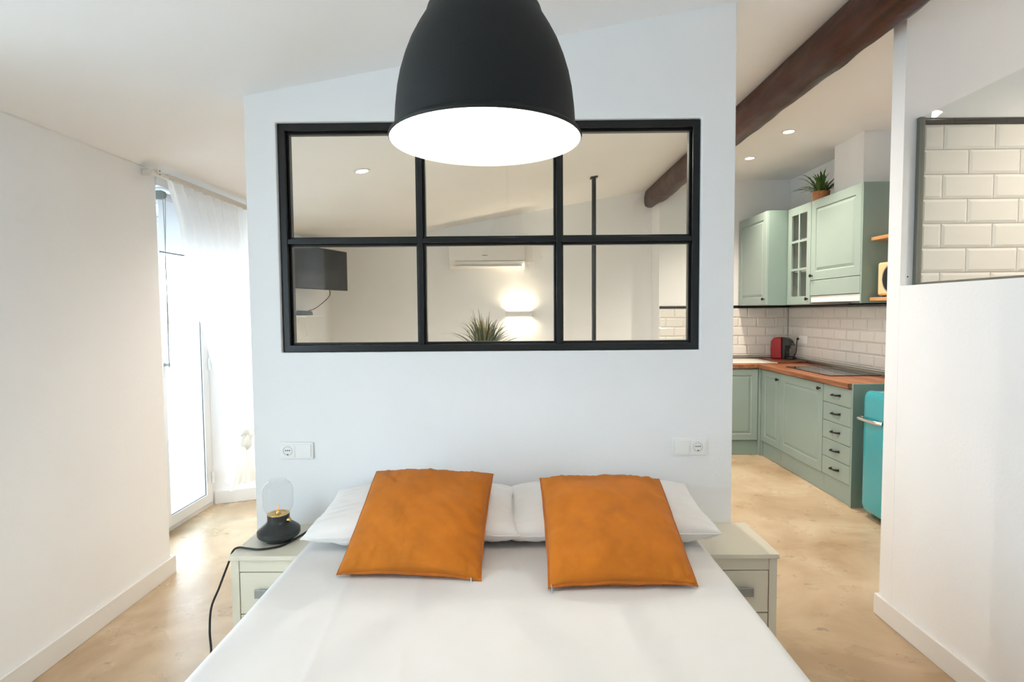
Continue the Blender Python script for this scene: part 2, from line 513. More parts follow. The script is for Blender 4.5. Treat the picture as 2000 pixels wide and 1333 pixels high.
# lintel over the balcony door in view
struct(MB().prism([(XL, 2.185), (-2.10, 2.185), (-2.10, 2.117), (-2.46, 2.117), (-2.46, 2.24), (XL, 2.27)], 3.121, 4.44, 'y').build('wall_lintel', 'wall', smooth=False))
# splayed far reveal and the living room's left wall
struct(MB().prism([(-2.36, 4.28), (-2.06, 4.405), (-2.184, YB), (-2.46, YB), (-2.46, 4.28)], 0, 2.24, 'z').build('wall_living_left', 'wall', smooth=False))
struct(MB().prism([(-2.46, 0), (1.584, 0), (1.584, ceil_z(1.584)+0.01), (-2.46, ceil_z(-2.46)+0.01)], YB, 6.80, 'y').build('wall_living_back', 'wall', smooth=False))
wall_kb = struct(box('wall_kitchen_back', 'wall', None, 1.585, 3.18, YK, 6.80, 0, 2.91))
wall_kr = struct(box('wall_kitchen_right', 'wall', None, XK, 3.18, -2.45, YK-0.001, 0, 2.91))
struct(box('wall_hood_chase', 'wall', None, 2.80, XK-0.001, 4.62, 5.04, 2.447, 2.905))
wall_sh = struct(box('wall_shower_back', 'wall', None, XR, XK-0.001, 2.572, 2.66, 0, 2.91))
us = [-2.45, 1.25, 2.571]; vv = [0, 1.575, 2.905]
struct(wall_grid(us, vv, lambda i, j: i == 1 and j == 1,
       lambda u, v, w: (XR if w == 0 else 1.86, u, v)).build('wall_right', 'wall', smooth=False))
struct(box('wall_shower_front', 'wall', None, 1.861, XK-0.001, 1.05, 1.15, 0, 2.905))
# wall behind the camera
us = [-2.45, 1.734]; vv = [0, 3.2]
struct(wall_grid(us, vv, lambda i, j: False,
       lambda u, v, w: (u, YF if w == 0 else -2.45, ceil_z(u)+0.01 if v > 3 else v)).build('wall_front', 'wall', smooth=False))

# partition behind the bed with its internal window
PX0, PX1 = -1.163, 0.94
WX0, WX1, WZ0, WZ1 = -1.03, 0.796, 1.300, 2.292
us = [PX0, WX0, WX1, PX1]; vv = [0, WZ0, WZ1, 3.2]
struct(wall_grid(us, vv, lambda i, j: i == 1 and j == 1,
       lambda u, v, w: (u, YP + 0.10*w, ceil_z(u)+0.01 if v > 3 else v)).build('wall_partition', 'wall', bevel=0.004))

# baseboards
def baseboard(name, pts):
    mb = MB().prism(pts, 0.0, 0.10, 'z')
    return struct(mb.build(name, 'white_trim', bevel=0.003))
baseboard('baseboard_left', [(XL+0.001, 1.56), (XL+0.016, 1.56), (XL+0.016, 3.135), (XL-0.05, 3.135), (XL-0.05, 3.121), (XL+0.001, 3.121)])
baseboard('baseboard_right', [(XR-0.001, -2.29), (XR-0.016, -2.29), (XR-0.016, 2.676), (XR+0.3, 2.676), (XR+0.3, 2.661), (XR-0.001, 2.661)])
baseboard('baseboard_reveal', [(-2.35, 4.283), (-2.345, 4.268), (-2.047, 4.392), (-2.055, 4.404)])
baseboard('baseboard_living', [(-2.10, YB-0.001), (-2.10, YB-0.016), (1.58, YB-0.016), (1.58, YB-0.001)])

# internal steel window: frame, six panes
win = bpy.data.objects.new('window_1', None); COL.objects.link(win); struct(win)
win['label'] = 'black steel internal window with six panes over the bed'
fy0, fy1 = YP+0.018, YP+0.062
def frame_rect(name, mat, parent, x0, x1, z0, z1, t, y0, y1, bevel=0.002):
    us = [x0, x0+t, x1-t, x1]; vs_ = [z0, z0+t, z1-t, z1]
    return wall_grid(us, vs_, lambda i, j: i == 1 and j == 1,
                     lambda u, v, w: (u, y0 if w == 0 else y1, v)).build(name, mat, parent, bevel)
frame_rect('outer_frame', 'black_steel', win, WX0+0.001, WX1-0.001, WZ0+0.001, WZ1-0.001, 0.030, fy0, fy1)
MX = [-0.418, 0.186]; MZ = 1.785
for x in MX: box('mullion', 'black_steel', win, x-0.011, x+0.011, fy0+0.004, fy1-0.004, WZ0+0.03, WZ1-0.03, 0.002)
xs = [WX0+0.031, MX[0]-0.011, MX[0]+0.011, MX[1]-0.011, MX[1]+0.011, WX1-0.031]
zs = [WZ0+0.031, MZ-0.011, MZ+0.011, WZ1-0.031]
for k in range(3): box('transom', 'black_steel', win, xs[2*k], xs[2*k+1], fy0+0.004, fy1-0.004, MZ-0.011, MZ+0.011, 0.002)
for k in range(3):
    for j in range(2):
        x0, x1, z0, z1 = xs[2*k], xs[2*k+1], zs[2*j], zs[2*j+1]
        frame_rect('glazing_bead', 'black_steel', win, x0, x1, z0, z1, 0.010, fy0+0.026, fy1+0.012)
        box('pane', 'pane', win, x0+0.005, x1-0.005, YP+0.047, YP+0.051, z0+0.005, z1-0.005)

# balcony door: frame, two leaves with glass, handle
def balcony_door(name, y0, y1, ymeet, handle):
    d = bpy.data.objects.new(name, None); COL.objects.link(d); struct(d)
    d['label'] = 'white double balcony door with tall glass panes'
    def rect(nm, mat, ya, yb, za, zb, t, x0, x1, par=d, tb=None):
        tb = tb or t
        return wall_grid([ya, ya+t, yb-t, yb], [za, za+tb, zb-t, zb], lambda i, j: i == 1 and j == 1,
                  lambda u, v, w: (x0 if w == 0 else x1, u, v)).build(nm, mat, par, 0.003)
    rect('outer_frame', 'upvc', y0, y1, 0.0, 2.115, 0.035, -2.36, -2.43)
    for (a, b) in ((y0+0.036, ymeet-0.003), (ymeet+0.003, y1-0.036)):
        leaf = rect('door_leaf', 'upvc', a, b, 0.036, 2.078, 0.072, -2.345, -2.405)
        rect('gasket', 'gasket', a+0.070, b-0.070, 0.106, 2.008, 0.007, -2.353, -2.36, leaf)
        box('pane', 'pane', leaf, -2.382, -2.376, a+0.074, b-0.074, 0.110, 2.004)
    for z in (0.18, 1.05, 1.9): MB().cyl((-2.335, y1-0.04, z), 0.010, 0.09, 12).build('hinge', 'upvc', d)
    h = MB().box(-2.345, -2.330, ymeet+0.022, ymeet+0.050, 1.06, 1.20).build('handle', 'upvc', d, 0.003)
    box('lever', 'handle_grey', h, -2.33, -2.295, ymeet+0.026, ymeet+0.046, 1.13, 1.15, 0.003)
    return d
balcony_door('door_1', 2.955, 4.279, 3.655, True)
balcony_door('door_added', -0.849, 1.549, 0.35, True)  # unseen door, added and widened to bring daylight into the bedroom
# ------------------------------------------------------------------ balcony outside
struct(box('floor_balcony', 'terrazzo', None, -3.35, -2.461, -2.8, 5.6, -0.15, -0.03))
rl = thing('balcony_railing', 'pale grey metal balcony railing outside the glazed door', 'railing', (-3.22, 3.9, -0.03))
box('top_rail', 'rail_metal', rl, -0.025, 0.025, -1.6, 1.6, 0.98, 1.02, 0.004)
box('bottom_rail', 'rail_metal', rl, -0.012, 0.012, -1.6, 1.6, 0.08, 0.105, 0.003)
for k in range(17):
    y = -1.58 + k*0.1975
    MB().cyl((0, y, 0.0), 0.008, 0.98, 8).build('baluster', 'rail_metal', rl)

# ------------------------------------------------------------------ tiles
_tile_cache = {}
def tile_mesh(w, h, mat, bulge=False):
    k = (round(w,4), round(h,4), mat)
    if k in _tile_cache: return _tile_cache[k]
    t = 0.009; b = min(0.012, w*0.4, h*0.4); mb = MB()
    if not bulge:
        mb.add([(0,0,0),(w,0,0),(w,0,h),(0,0,h),
                (0,-0.004,0),(w,-0.004,0),(w,-0.004,h),(0,-0.004,h),
                (b,-t,b),(w-b,-t,b),(w-b,-t,h-b),(b,-t,h-b)],
               [(0,1,5,4),(1,2,6,5),(2,3,7,6),(3,0,4,7),(4,5,9,8),(5,6,10,9),(6,7,11,10),(7,4,8,11),(8,9,10,11)])
    else:
        n = 6
        prof = [(-0.014*sin(pi*i/n)-0.001, h*(0.5-0.5*cos(pi*i/n))) for i in range(n+1)]
        vs_ = [(0,y,z) for y,z in prof] + [(w,y,z) for y,z in prof]
        fs = [(i, n+1+i, n+2+i, i+1) for i in range(n)] + [tuple(range(n+1)), tuple(reversed(range(n+1, 2*n+2)))]
        mb.add(vs_, fs)
    me = mb.mesh('tile', smooth=bulge, angle=50, fix=True)
    me.materials.append(M[mat]); _tile_cache[k] = me
    return me

def tile_run(parent, origin, rz, length, ztop, zbot, tw, th, gap, off0=0.0, trim_h=0.0, name='tile'):
    """tiles on a wall face; local x along the wall, -y out of it"""
    ux, uy = cos(rz), sin(rz)
    def put(x, z, w, h, mat, bulge, nm):
        o = bpy.data.objects.new(nm, tile_mesh(w, h, mat, bulge)); COL.objects.link(o)
        o.parent = parent
        o.location = (origin[0]+ux*x, origin[1]+uy*x, z); o.rotation_euler = (0,0,rz)
    row = 0; z1 = ztop
    while z1 - zbot > 0.012:
        h = min(th, z1 - zbot)
        x = -((off0 + (row % 2)*0.5*(tw+gap)) % (tw+gap))
        while x < length:
            a, b = max(0, x), min(length, x+tw)
            if b-a > 0.012: put(a, z1-h, b-a, h, 'tile', False, name)
            x += tw+gap
        z1 -= th+gap; row += 1
    if trim_h:
        x = -((off0*0.7) % (tw+gap))
        while x < length:
            a, b = max(0, x), min(length, x+tw)
            if b-a > 0.012: put(a, ztop+gap, b-a, trim_h, 'black_tile', True, 'trim_tile')
            x += tw+gap

def grout(parent, x0, x1, y0, y1, z0, z1): box('grout_bed', 'grout', parent, x0, x1, y0, y1, z0, z1)

# kitchen back wall (faces -Y) and right wall (faces -X)
grout(wall_kb, 1.59, XK-0.003, YK-0.003, YK-0.0005, 0.93, 1.524)
tile_run(wall_kb, (1.59, YK-0.003, 0), 0.0, XK-1.59-0.012, 1.492, 0.965, 0.1995, 0.1, 0.003, 0.03, 0.030)
grout(wall_kr, XK-0.003, XK-0.0005, 3.5, YK-0.003, 0.93, 1.524)
tile_run(wall_kr, (XK-0.003, YK-0.012, 0), -pi/2, YK-0.012-3.5, 1.492, 0.965, 0.1995, 0.1, 0.003, 0.11, 0.030)
# shower back wall (faces -Y)
grout(wall_sh, 1.813, XK-0.003, 2.569, 2.5715, 1.577, 2.318)
tile_run(wall_sh, (1.815, 2.569, 0), 0.0, XK-1.815-0.005, 2.286, 1.578, 0.225, 0.106, 0.003, 0.135, 0.030)
grout(wall_sh, 1.862, XK-0.003, 2.569, 2.5715, 0.9, 1.5765)
tile_run(wall_sh, (1.862, 2.569, 0), 0.0, XK-1.862-0.005, 1.575, 0.92, 0.225, 0.106, 0.003, 0.135, 0.0)

# ------------------------------------------------------------------ ceiling beam
def build_beam():
    sec = [(1.525,2.905),(1.505,2.85),(1.492,2.79),(1.492,2.73),(1.505,2.695),(1.535,2.672),(1.575,2.664),(1.615,2.672),
           (1.655,2.702),(1.685,2.75),(1.700,2.82),(1.700,2.905)]
    cx, cz = 1.60, 2.79
    ny = 260; mb = MB(); n = len(sec)
    for i in range(ny):
        y = -2.29 + (YB-0.001+2.29)*i/(ny-1)
        sc = 1.0 + 0.05*noise.noise((0, y*0.9, 3.1))
        dx = 0.012*noise.noise((5.0, y*0.7, 0)); dz = 0.012*noise.noise((9.0, y*0.8, 0))
        for k, (x, z) in enumerate(sec):
            q = 0.020*noise.noise((x*7, y*2.2, z*7)) + 0.008*noise.noise((x*20, y*6, z*20))
            vx, vz = x-cx, z-cz; L = math.hypot(vx, vz)
            f = sc + q/L
            px, pz = cx+vx*f+dx, cz+vz*f+dz
            if z > 2.9: px, pz = x+dx, 2.905 if x > 1.6 else ceil_z(x)+0.012
            elif z > 2.84: px = x+dx*0.5
            pz = min(pz, 2.905)
            mb.v.append((min(px, 1.725), y, pz))
    for i in range(ny-1):
        for k in range(n):
            k2 = (k+1) % n
            mb.f.append((i*n+k, i*n+k2, (i+1)*n+k2, (i+1)*n+k))
    mb.f.append(tuple(range(n))); mb.f.append(tuple((ny-1)*n+k for k in range(n)))
    o = mb.build('ceiling_beam', 'beam', angle=60)
    return tag(o, 'rough-hewn dark brown varnished timber beam under the ceiling', 'beam')
build_beam()

# ------------------------------------------------------------------ downlights
def downlight(loc, label, power, slope=0.0, col=WARM, r=0.042, cone=120, blend=1.0):
    t = thing('ceiling_downlight', label, 'downlight', loc, group='recessed ceiling downlights', rot=(0, -math.atan(slope), 0))
    MB().lathe([(r, -0.0005), (r+0.012, -0.0005), (r+0.012, -0.004), (r, -0.006), (r-0.003, -0.003), (r-0.003, -0.0005)], 32).build('ring', 'white_trim', t)
    MB().lathe([(0, -0.002), (r-0.003, -0.002)], 32).build('lens', 'down_glow', t, fix=False)
    l = bpy.data.lights.new('downlight_lamp', 'SPOT'); l.energy = power; l.color = col
    l.spot_size = radians(cone); l.spot_blend = blend; l.shadow_soft_size = 0.022
    lo_ = bpy.data.objects.new('downlight_lamp', l); COL.objects.link(lo_)
    lo_.parent = t; lo_.location = (0, 0, -0.012)
    return t
downlight((2.19, 4.61, 2.90), 'round recessed downlight over the kitchen floor, nearer of the pair', 84)
downlight((2.20, 5.39, 2.90), 'round recessed downlight over the kitchen floor, farther of the pair', 98)
downlight((-1.03, 3.82, ceil_z(-1.03)), 'round recessed downlight on the sloping ceiling seen through the upper left pane', 48, 0.175, WARM2, cone=160, blend=0.6)
downlight((-0.03, 3.95, ceil_z(-0.03)), 'round recessed downlight on the sloping ceiling hidden behind the pendant lamp', 52, 0.175, WARM2, cone=160, blend=0.6)
downlight((0.85, 3.77, ceil_z(0.85)), 'round recessed downlight on the sloping ceiling mirrored in the shower glass', 55, 0.175, WARM2, cone=160, blend=0.6)
downlight((2.45, 1.9, 2.90), 'round recessed downlight, unseen, added over the shower', 80)  # lamp out of view, added to brighten the shower's back wall

# ------------------------------------------------------------------ pendant lamp
PL = (-0.058, 1.115, 0.0)
pz = 1.803
pend = thing('pendant_lamp', 'large matt dark grey bell-shaped metal pendant lamp hanging over the bed', 'lamp', (PL[0], PL[1], pz))
outer = [(0.1855,0.0),(0.1865,0.004),(0.184,0.008),(0.1755,0.014),(0.1735,0.03),(0.1715,0.06),(0.168,0.09),(0.162,0.12),(0.153,0.15),
         (0.142,0.178),(0.129,0.203),(0.117,0.223),(0.113,0.230),(0.109,0.243),(0.101,0.254),(0.0955,0.258)]
sh = MB().lathe(outer + [(0.0935,0.258)] + [(max(r-0.002,0.01), z+0.000) for r, z in reversed(outer[4:-1])] + [(0.1735,0.014),(0.182,0.004),(0.1845,0.0),(0.1855,0.0)], 64)
sh.build('lamp_shade', 'shade_out', pend, angle=40)
inner = [(0.1842,-0.0006),(0.1805,0.0030),(0.1715,0.0135),(0.1695,0.03),(0.1680,0.06),(0.1645,0.09),(0.1585,0.12),(0.1495,0.15),(0.1385,0.178),(0.1255,0.203),(0.1135,0.223),(0.098,0.250),(0.0,0.252)]
MB().lathe(inner, 64).build('shade_lining', 'shade_in', pend, fix=False)
MB().lathe([(0.0,0.2585),(0.0955,0.2585),(0.0965,0.262),(0.0965,0.36),(0.090,0.372),(0.03,0.385),(0.012,0.40),(0.0,0.40)], 48).build('neck_cap', 'shade_out', pend)
MB().cyl((0,0,0.395), 0.006, ceil_z(PL[0])-0.03-pz-0.395+0.02, 12).build('cable', 'rubber', pend)
MB().lathe([(0,0),(0.055,0.0),(0.06,0.006),(0.06,0.045),(0,0.045)], 32, (0,0,ceil_z(PL[0])-0.042-pz)).build('ceiling_rose', 'shade_out', pend)
MB().lathe([(0,0.10),(0.022,0.106),(0.036,0.125),(0.038,0.145),(0.028,0.175),(0.016,0.20),(0.016,0.25),(0,0.25)], 24).build('bulb', 'bulb_glow', pend)
l = bpy.data.lights.new('pendant_bulb', 'POINT'); l.energy = 14; l.color = (1.0, 0.87, 0.72); l.shadow_soft_size = 0.05
lo_ = bpy.data.objects.new('pendant_bulb', l); COL.objects.link(lo_); lo_.parent = pend; lo_.location = (0,0,0.125)

# ------------------------------------------------------------------ bed
BX0, BX1, BZ = -0.795, 0.686, 0.62
bed = thing('bed', 'double bed made up with a smooth white sheet', 'bed', (0, 0, 0))
box('bed_base', 'sheet', bed, BX0+0.05, BX1-0.05, 0.36, 2.40, 0.12, 0.36, 0.01)
for (x, y) in ((BX0+0.12, 0.45), (BX1-0.12, 0.45), (BX0+0.12, 2.3), (BX1-0.12, 2.3)):
    MB().cyl((x, y, 0.0), 0.025, 0.12, 16).build('leg', 'alu', bed)
box('mattress', 'sheet', bed, BX0+0.02, BX1-0.02, 0.33, 2.415, 0.361, 0.60, 0.03, 3)
def build_sheet():
    # cross-section path over the mattress, swept along the bed
    r = 0.035; path = []
    path.append((BX0-0.004, 0.16)); path.append((BX0-0.002, 0.30)); path.append((BX0, 0.45)); path.append((BX0, BZ-r))
    for k in range(1, 6):
        a = pi - k*(pi/2)/6; path.append((BX0+r+r*cos(a), BZ-r+r*sin(a)))
    nx = 150
    for k in range(nx+1): path.append((BX0+r+(BX1-BX0-2*r)*k/nx, BZ))
    for k in range(1, 6):
        a = pi/2 - k*(pi/2)/6; path.append((BX1-r+r*cos(a), BZ-r+r*sin(a)))
    path += [(BX1, BZ-r), (BX1, 0.45), (BX1+0.002, 0.30), (BX1+0.004, 0.16)]
    ys = [0.295, 0.298, 0.31, 0.33] + [0.36 + (2.405-0.36)*k/70 for k in range(71)] + [2.418]
    mb = MB(); n = len(path)
    for i, y in enumerate(ys):
        drop = 0.0
        if y < 0.34: drop = 0.03*((0.34-y)/0.045)**2
        for (x, z) in path:
            zz = z
            if z > BZ-0.06:
                # long soft creases along the bed and slight unevenness
                zz -= drop
                c = 0.0
                for (cxx, sl, amp, wd) in ((-0.52, 0.10, 0.007, 0.010), (-0.30, 0.07, 0.005, 0.012), (-0.05, 0.02, 0.005, 0.009), (0.11, -0.01, 0.004, 0.008), (0.42, -0.05, 0.004, 0.014)):
                    d = x - (cxx + sl*(1.5-y)); c += 0.55*amp*max(0.0, 0.6+noise.noise((cxx*9, y*1.6, 5.5)))*math.exp(-(d/wd)**2)
                zz += c + 0.004*noise.noise((x*3, y*2, 1.0)) + 0.0015*noise.noise((x*9, y*5, 4.0))
            xx = x
            if z < BZ-0.03: xx += 0.006*noise.noise((1.0, y*4, z*1.5))*(1 if x > 0 else -1)
            mb.v.append((xx, y, zz))
    for i in range(len(ys)-1):
        for k in range(n-1): mb.f.append((i*n+k, i*n+k+1, (i+1)*n+k+1, (i+1)*n+k))
    mb.f.append(tuple(range(n))); mb.f.append(tuple(reversed([(len(ys)-1)*n+k for k in range(n)])))
    return mb.build('sheet', 'sheet', bed, angle=80)
build_sheet()

# ------------------------------------------------------------------ pillows and cushions
def cushion_mesh(w, h, t, pinch, seed, wr, expo=0.5, n=56, corner=0.0, sag=0.0):
    def pos(u, v, side):
        pu = 1 - pinch*(1-v*v) + 0.012*noise.noise((v*2.5+seed, 1.7, 0)); pv = 1 - pinch*(1-u*u) + 0.012*noise.noise((u*2.5, 4.2+seed, 0))
        x = w/2*u*pu; y = h/2*v*pv
        k = max(0.0, (1-u*u)*(1-v*v))**expo
        z = side*t/2*k
        # creases run in from the seams, strongest near the edges
        edge = max(abs(u), abs(v))
        fall = math.exp(-((1-edge)/0.33)**2)*min(1.0, (1-edge)/0.05) if edge < 1 else 0.0
        along = u if abs(v) > abs(u) else v
        ridge = noise.noise((along*9+seed, edge*1.2, side*3+(5 if abs(v) > abs(u) else 0))) + 0.5*noise.noise((along*19+seed, edge*2, side))
        z += side*wr*(0.55*fall*ridge + k**0.5*noise.noise((u*1.8+seed, v*1.8, side*3)))
        # soft diagonal drag lines
        z += side*wr*0.35*k*noise.noise(((u+v)*6+seed, (u-v)*1.3, 2.0))
        z += corner*(abs(u)*abs(v))**4 + 0.006*(1-k)*noise.noise((u*2+seed, v*2, 7.7))
        return (x, y, z)
    mb = MB(); idx = {}
    for side in (1, -1):
        for j in range(n):
            for i in range(n):
                edge = i in (0, n-1) or j in (0, n-1)
                key = (i, j, 0 if edge else side)
                if key not in idx:
                    idx[key] = len(mb.v)
                    # denser towards the edges
                    uu = sin((i/(n-1)-0.5)*pi*0.94)/sin(pi*0.47); vv_ = sin((j/(n-1)-0.5)*pi*0.94)/sin(pi*0.47)
                    mb.v.append(pos(uu, vv_, side))
        for j in range(n-1):
            for i in range(n-1):
                q = []
                for (a, b) in ((i,j),(i+1,j),(i+1,j+1),(i,j+1)):
                    edge = a in (0, n-1) or b in (0, n-1)
                    q.append(idx[(a, b, 0 if edge else side)])
                mb.f.append(tuple(q if side == 1 else reversed(q)))
    def edge_pts(m=18):
        out = []
        for k in range(m): out.append(pos(-1+2*k/m, -1, 1))
        for k in range(m): out.append(pos(1, -1+2*k/m, 1))
        for k in range(m): out.append(pos(1-2*k/m, 1, 1))
        for k in range(m): out.append(pos(-1, 1-2*k/m, 1))
        return out
    return mb, edge_pts()

def pillow(label, loc, rot, w, h, t, seed, mat, piping, cat, group, pinch=0.07, wr=0.006, expo=0.5, name='pillow', corner=0.0, zipper=None):
    root = thing(name, label, cat, loc, group=group, rot=rot)
    mb, ed = cushion_mesh(w, h, t, pinch, seed, wr, expo, corner=corner)
    mb.build('cushion_body' if piping else 'pillow_body', mat, root, angle=180, fix=False)
    # the flat seam flange round the edge
    fl = MB(); m = len(ed); fw = 0.008 if piping else 0.006
    for p in ed:
        L = math.hypot(p[0], p[1]); k = 1 + fw/L
        wv = 0.003*noise.noise((p[0]*30, p[1]*30, seed))
        fl.v += [(p[0]*0.985, p[1]*0.985, p[2]+0.003), (p[0]*k, p[1]*k, p[2]+0.0015+wv), (p[0]*k, p[1]*k, p[2]-0.0015+wv), (p[0]*0.985, p[1]*0.985, p[2]-0.003)]
    for i in range(m):
        j = (i+1) % m
        for k in range(4):
            k2 = (k+1) % 4; fl.f.append((i*4+k, i*4+k2, j*4+k2, j*4+k))
    fl.build('seam_flange', piping or mat, root, angle=40)
    if zipper:
        MB().tube([zipper, (zipper[0]+0.003, zipper[1]-0.012, zipper[2]-0.006), (zipper[0]+0.002, zipper[1]-0.02, zipper[2]-0.012)], 0.0025, 6).build('zip_pull', 'handle_grey', root)
    return root

pillow('plump white pillow behind the left ochre cushion, beside the glass lamp', (-0.385, 2.170, 0.692), (radians(3), radians(0), radians(1.5)),
       0.765, 0.46, 0.150, 1.3, 'pillow', None, 'pillow', 'white bed pillows', 0.05, 0.013, 0.34)
pillow('plump white pillow behind the right ochre cushion, its tip over the nightstand', (0.340, 2.185, 0.695), (radians(4), radians(-1), radians(-1)),
       0.755, 0.46, 0.150, 6.1, 'pillow', None, 'pillow', 'white bed pillows', 0.05, 0.013, 0.34)
pillow('square ochre linen cushion leaning on the white pillows, on the bed half nearer the window', (-0.338, 1.955, 0.745), (radians(27.5), radians(1.0), radians(-3.0)),
       0.455, 0.465, 0.150, 2.7, 'ochre', 'ochre_dark', 'cushion', 'ochre cushions on the bed', 0.035, 0.014, 0.40, 'cushion', -0.010, (0.20, -0.232, -0.004))
pillow('square ochre linen cushion leaning on the white pillows, on the bed half nearer the kitchen', (0.315, 1.895, 0.740), (radians(24.5), radians(0.5), radians(1.2)),
       0.450, 0.480, 0.150, 8.4, 'ochre', 'ochre_dark', 'cushion', 'ochre cushions on the bed', 0.035, 0.014, 0.40, 'cushion', -0.010, (-0.220, -0.238, -0.004))

# ------------------------------------------------------------------ nightstands
def nightstand(loc, label):
    w, d, h = 0.30, 0.315, 0.535
    t = thing('nightstand', label, 'nightstand', loc, group='cream nightstands beside the bed')
    x0, x1 = -w/2, w/2
    box('table_top', 'night', t, x0-0.004, x1+0.004, -0.012, d, h-0.018, h, 0.002)
    for (xa, xb) in ((x0, x0+0.030), (x1-0.030, x1)):
        box('leg', 'night', t, xa, xb, 0.0, 0.035, 0.0, h-0.0185, 0.001)
        box('leg', 'night', t, xa, xb, d-0.036, d-0.001, 0.0, h-0.0185, 0.001)
        box('side_panel', 'night', t, xa+0.008, xb-0.008, 0.036, d-0.037, 0.07, h-0.0185)
    box('rail', 'night', t, x0+0.0305, x1-0.0305, 0.004, 0.024, h-0.068, h-0.0185)
    box('gap_shade_sheet', 'night_gap', t, x0+0.0305, x1-0.0305, 0.06, 0.07, 0.07, h-0.07)  # dark sheet close behind the drawers, shade of the gaps put into its colour
    for (za, zb) in ((0.300, h-0.0715), (0.112, 0.295)):
        dr = box('drawer', 'night', t, x0+0.033, x1-0.033, 0.002, 0.05, za, zb, 0.001)
        zc = (za+zb)/2 + 0.004
        hd = MB().box(-0.055, 0.055, -0.016, -0.010, zc-0.017, zc+0.017).box(-0.055, -0.045, -0.011, 0.003, zc-0.006, zc+0.006).box(0.045, 0.055, -0.011, 0.003, zc-0.006, zc+0.006)
        hd.build('handle', 'handle_grey', dr, 0.001)
    box('bottom_rail', 'night', t, x0+0.0305, x1-0.0305, 0.004, 0.024, 0.075, 0.108)
    return t
ns = nightstand((0.848, 2.133, 0), 'cream white two-drawer nightstand on the kitchen side of the bed')
copy_thing(ns, (-0.968, 2.133, 0), 'cream white two-drawer nightstand under the black glass-domed lamp')

# ------------------------------------------------------------------ table lamp
tl = thing('table_lamp', 'small black oil-lantern style lamp with clear glass dome and brass burner', 'lamp', (-0.992, 2.283, 0.5355))
MB().lathe([(0,0),(0.052,0.0),(0.058,0.006),(0.081,0.022),(0.084,0.028),(0.084,0.044),(0.080,0.049),(0.052,0.072),(0.046,0.078),(0.0435,0.083),(0.0435,0.108),(0,0.108)], 48).build('lamp_base', 'lamp_black', tl, angle=25)
bn = MB().lathe([(0,0.1085),(0.0425,0.1085),(0.0425,0.1125),(0.030,0.114),(0.028,0.1115),(0.012,0.1125),(0.010,0.120),(0.006,0.124),(0,0.124)], 32).build('brass_burner', 'brass', tl)
MB().lathe([(0,0.1245),(0.004,0.127),(0.0045,0.134),(0.002,0.142),(0,0.144)], 12).build('filament', 'flame', bn)
MB().lathe([(0.0405,0.1130),(0.047,0.118),(0.056,0.134),(0.0595,0.152),(0.060,0.205),(0.057,0.222),(0.049,0.236),(0.038,0.244),(0.0345,0.250),(0.0335,0.250),
            (0.037,0.2432),(0.048,0.2350),(0.0555,0.2215),(0.0585,0.205),(0.058,0.152),(0.0545,0.135),(0.046,0.120),(0.0405,0.1150)], 48).build('glass_dome', 'dome_glass', tl, angle=60)
kb = MB().cyl((0.042,-0.012,0.088), 0.009, 0.012, 16, 'x').build('brass_knob', 'brass', tl)

def smooth_path(pts, n=6):
    P = [Vector(p) for p in pts]; out = []
    for i in range(len(P)-1):
        p0, p1, p2, p3 = P[max(i-1,0)], P[i], P[i+1], P[min(i+2,len(P)-1)]
        for k in range(n):
            t = k/n
            out.append(0.5*((2*p1) + (p2-p0)*t + (2*p0-5*p1+4*p2-p3)*t*t + (3*p1-p0-3*p2+p3)*t**3))
    out.append(P[-1]); return out
nz = 0.5355 + 0.0045
cord = MB().tube(smooth_path([(-0.90,2.36,nz),(-0.925,2.27,nz),(-0.955,2.205,nz),(-1.02,2.175,nz),(-1.08,2.185,nz),(-1.115,2.19,nz+0.001),(-1.132,2.18,nz-0.008),(-1.138,2.16,0.50),(-1.140,2.13,0.47),
        (-1.150,2.10,0.42),(-1.165,2.07,0.36),(-1.163,2.05,0.28),(-1.155,2.04,0.20),(-1.165,2.03,0.10),(-1.16,2.03,0.03),(-1.12,2.05,0.006),(-1.0,2.10,0.006)]), 0.0042, 8).build('lamp_cable', 'rubber', None)
tag(cord, 'black cable trailing from the table lamp over the nightstand edge to the floor', 'cable')

# ------------------------------------------------------------------ wall plates
def wall_plate(loc, label, socket_left):
    t = thing('socket_plate', label, 'socket', loc, group='white socket and switch plates over the nightstands')
    w, h = 0.152, 0.076
    box('plate', 'socket', t, -w/2, w/2, -0.009, -0.0005, -h/2, h/2, 0.003)
    s = -1 if socket_left else 1
    sx = s*0.0355; rx = -s*0.0355
    box('switch_rocker', 'socket', t, rx-0.031, rx+0.031, -0.0125, -0.0095, -0.028, 0.028, 0.001)
    ins = box('socket_insert', 'socket', t, sx-0.031, sx+0.031, -0.0115, -0.0095, -0.028, 0.028, 0.001)
    well = MB().lathe([(0,-0.0105),(0.0165,-0.0105),(0.0190,-0.0135),(0.0205,-0.0135),(0.0205,-0.0115)], 32, (sx, 0, 0), 'y')
    # lathe along y grows to +y, mirror to face the room
    w_o = well.build('socket_well', 'socket_grey', ins, fix=True)
    for hx, hz in ((-0.0085, 0.002), (0.0085, 0.002), (0, 0.002), (0.0, -0.0155)):
        MB().cyl((sx+hx, -0.0150 if hz < 0 else -0.0125, hz), 0.0027, 0.002, 12, 'y').build('pin_hole', 'black_plastic', ins)
    return t
wall_plate((-0.975, YP, 0.868), 'white double plate with socket at its left and switch, above the left nightstand', True)
wall_plate((0.752, YP, 0.876), 'white double plate with switch and socket at its right, near the kitchen end', False)

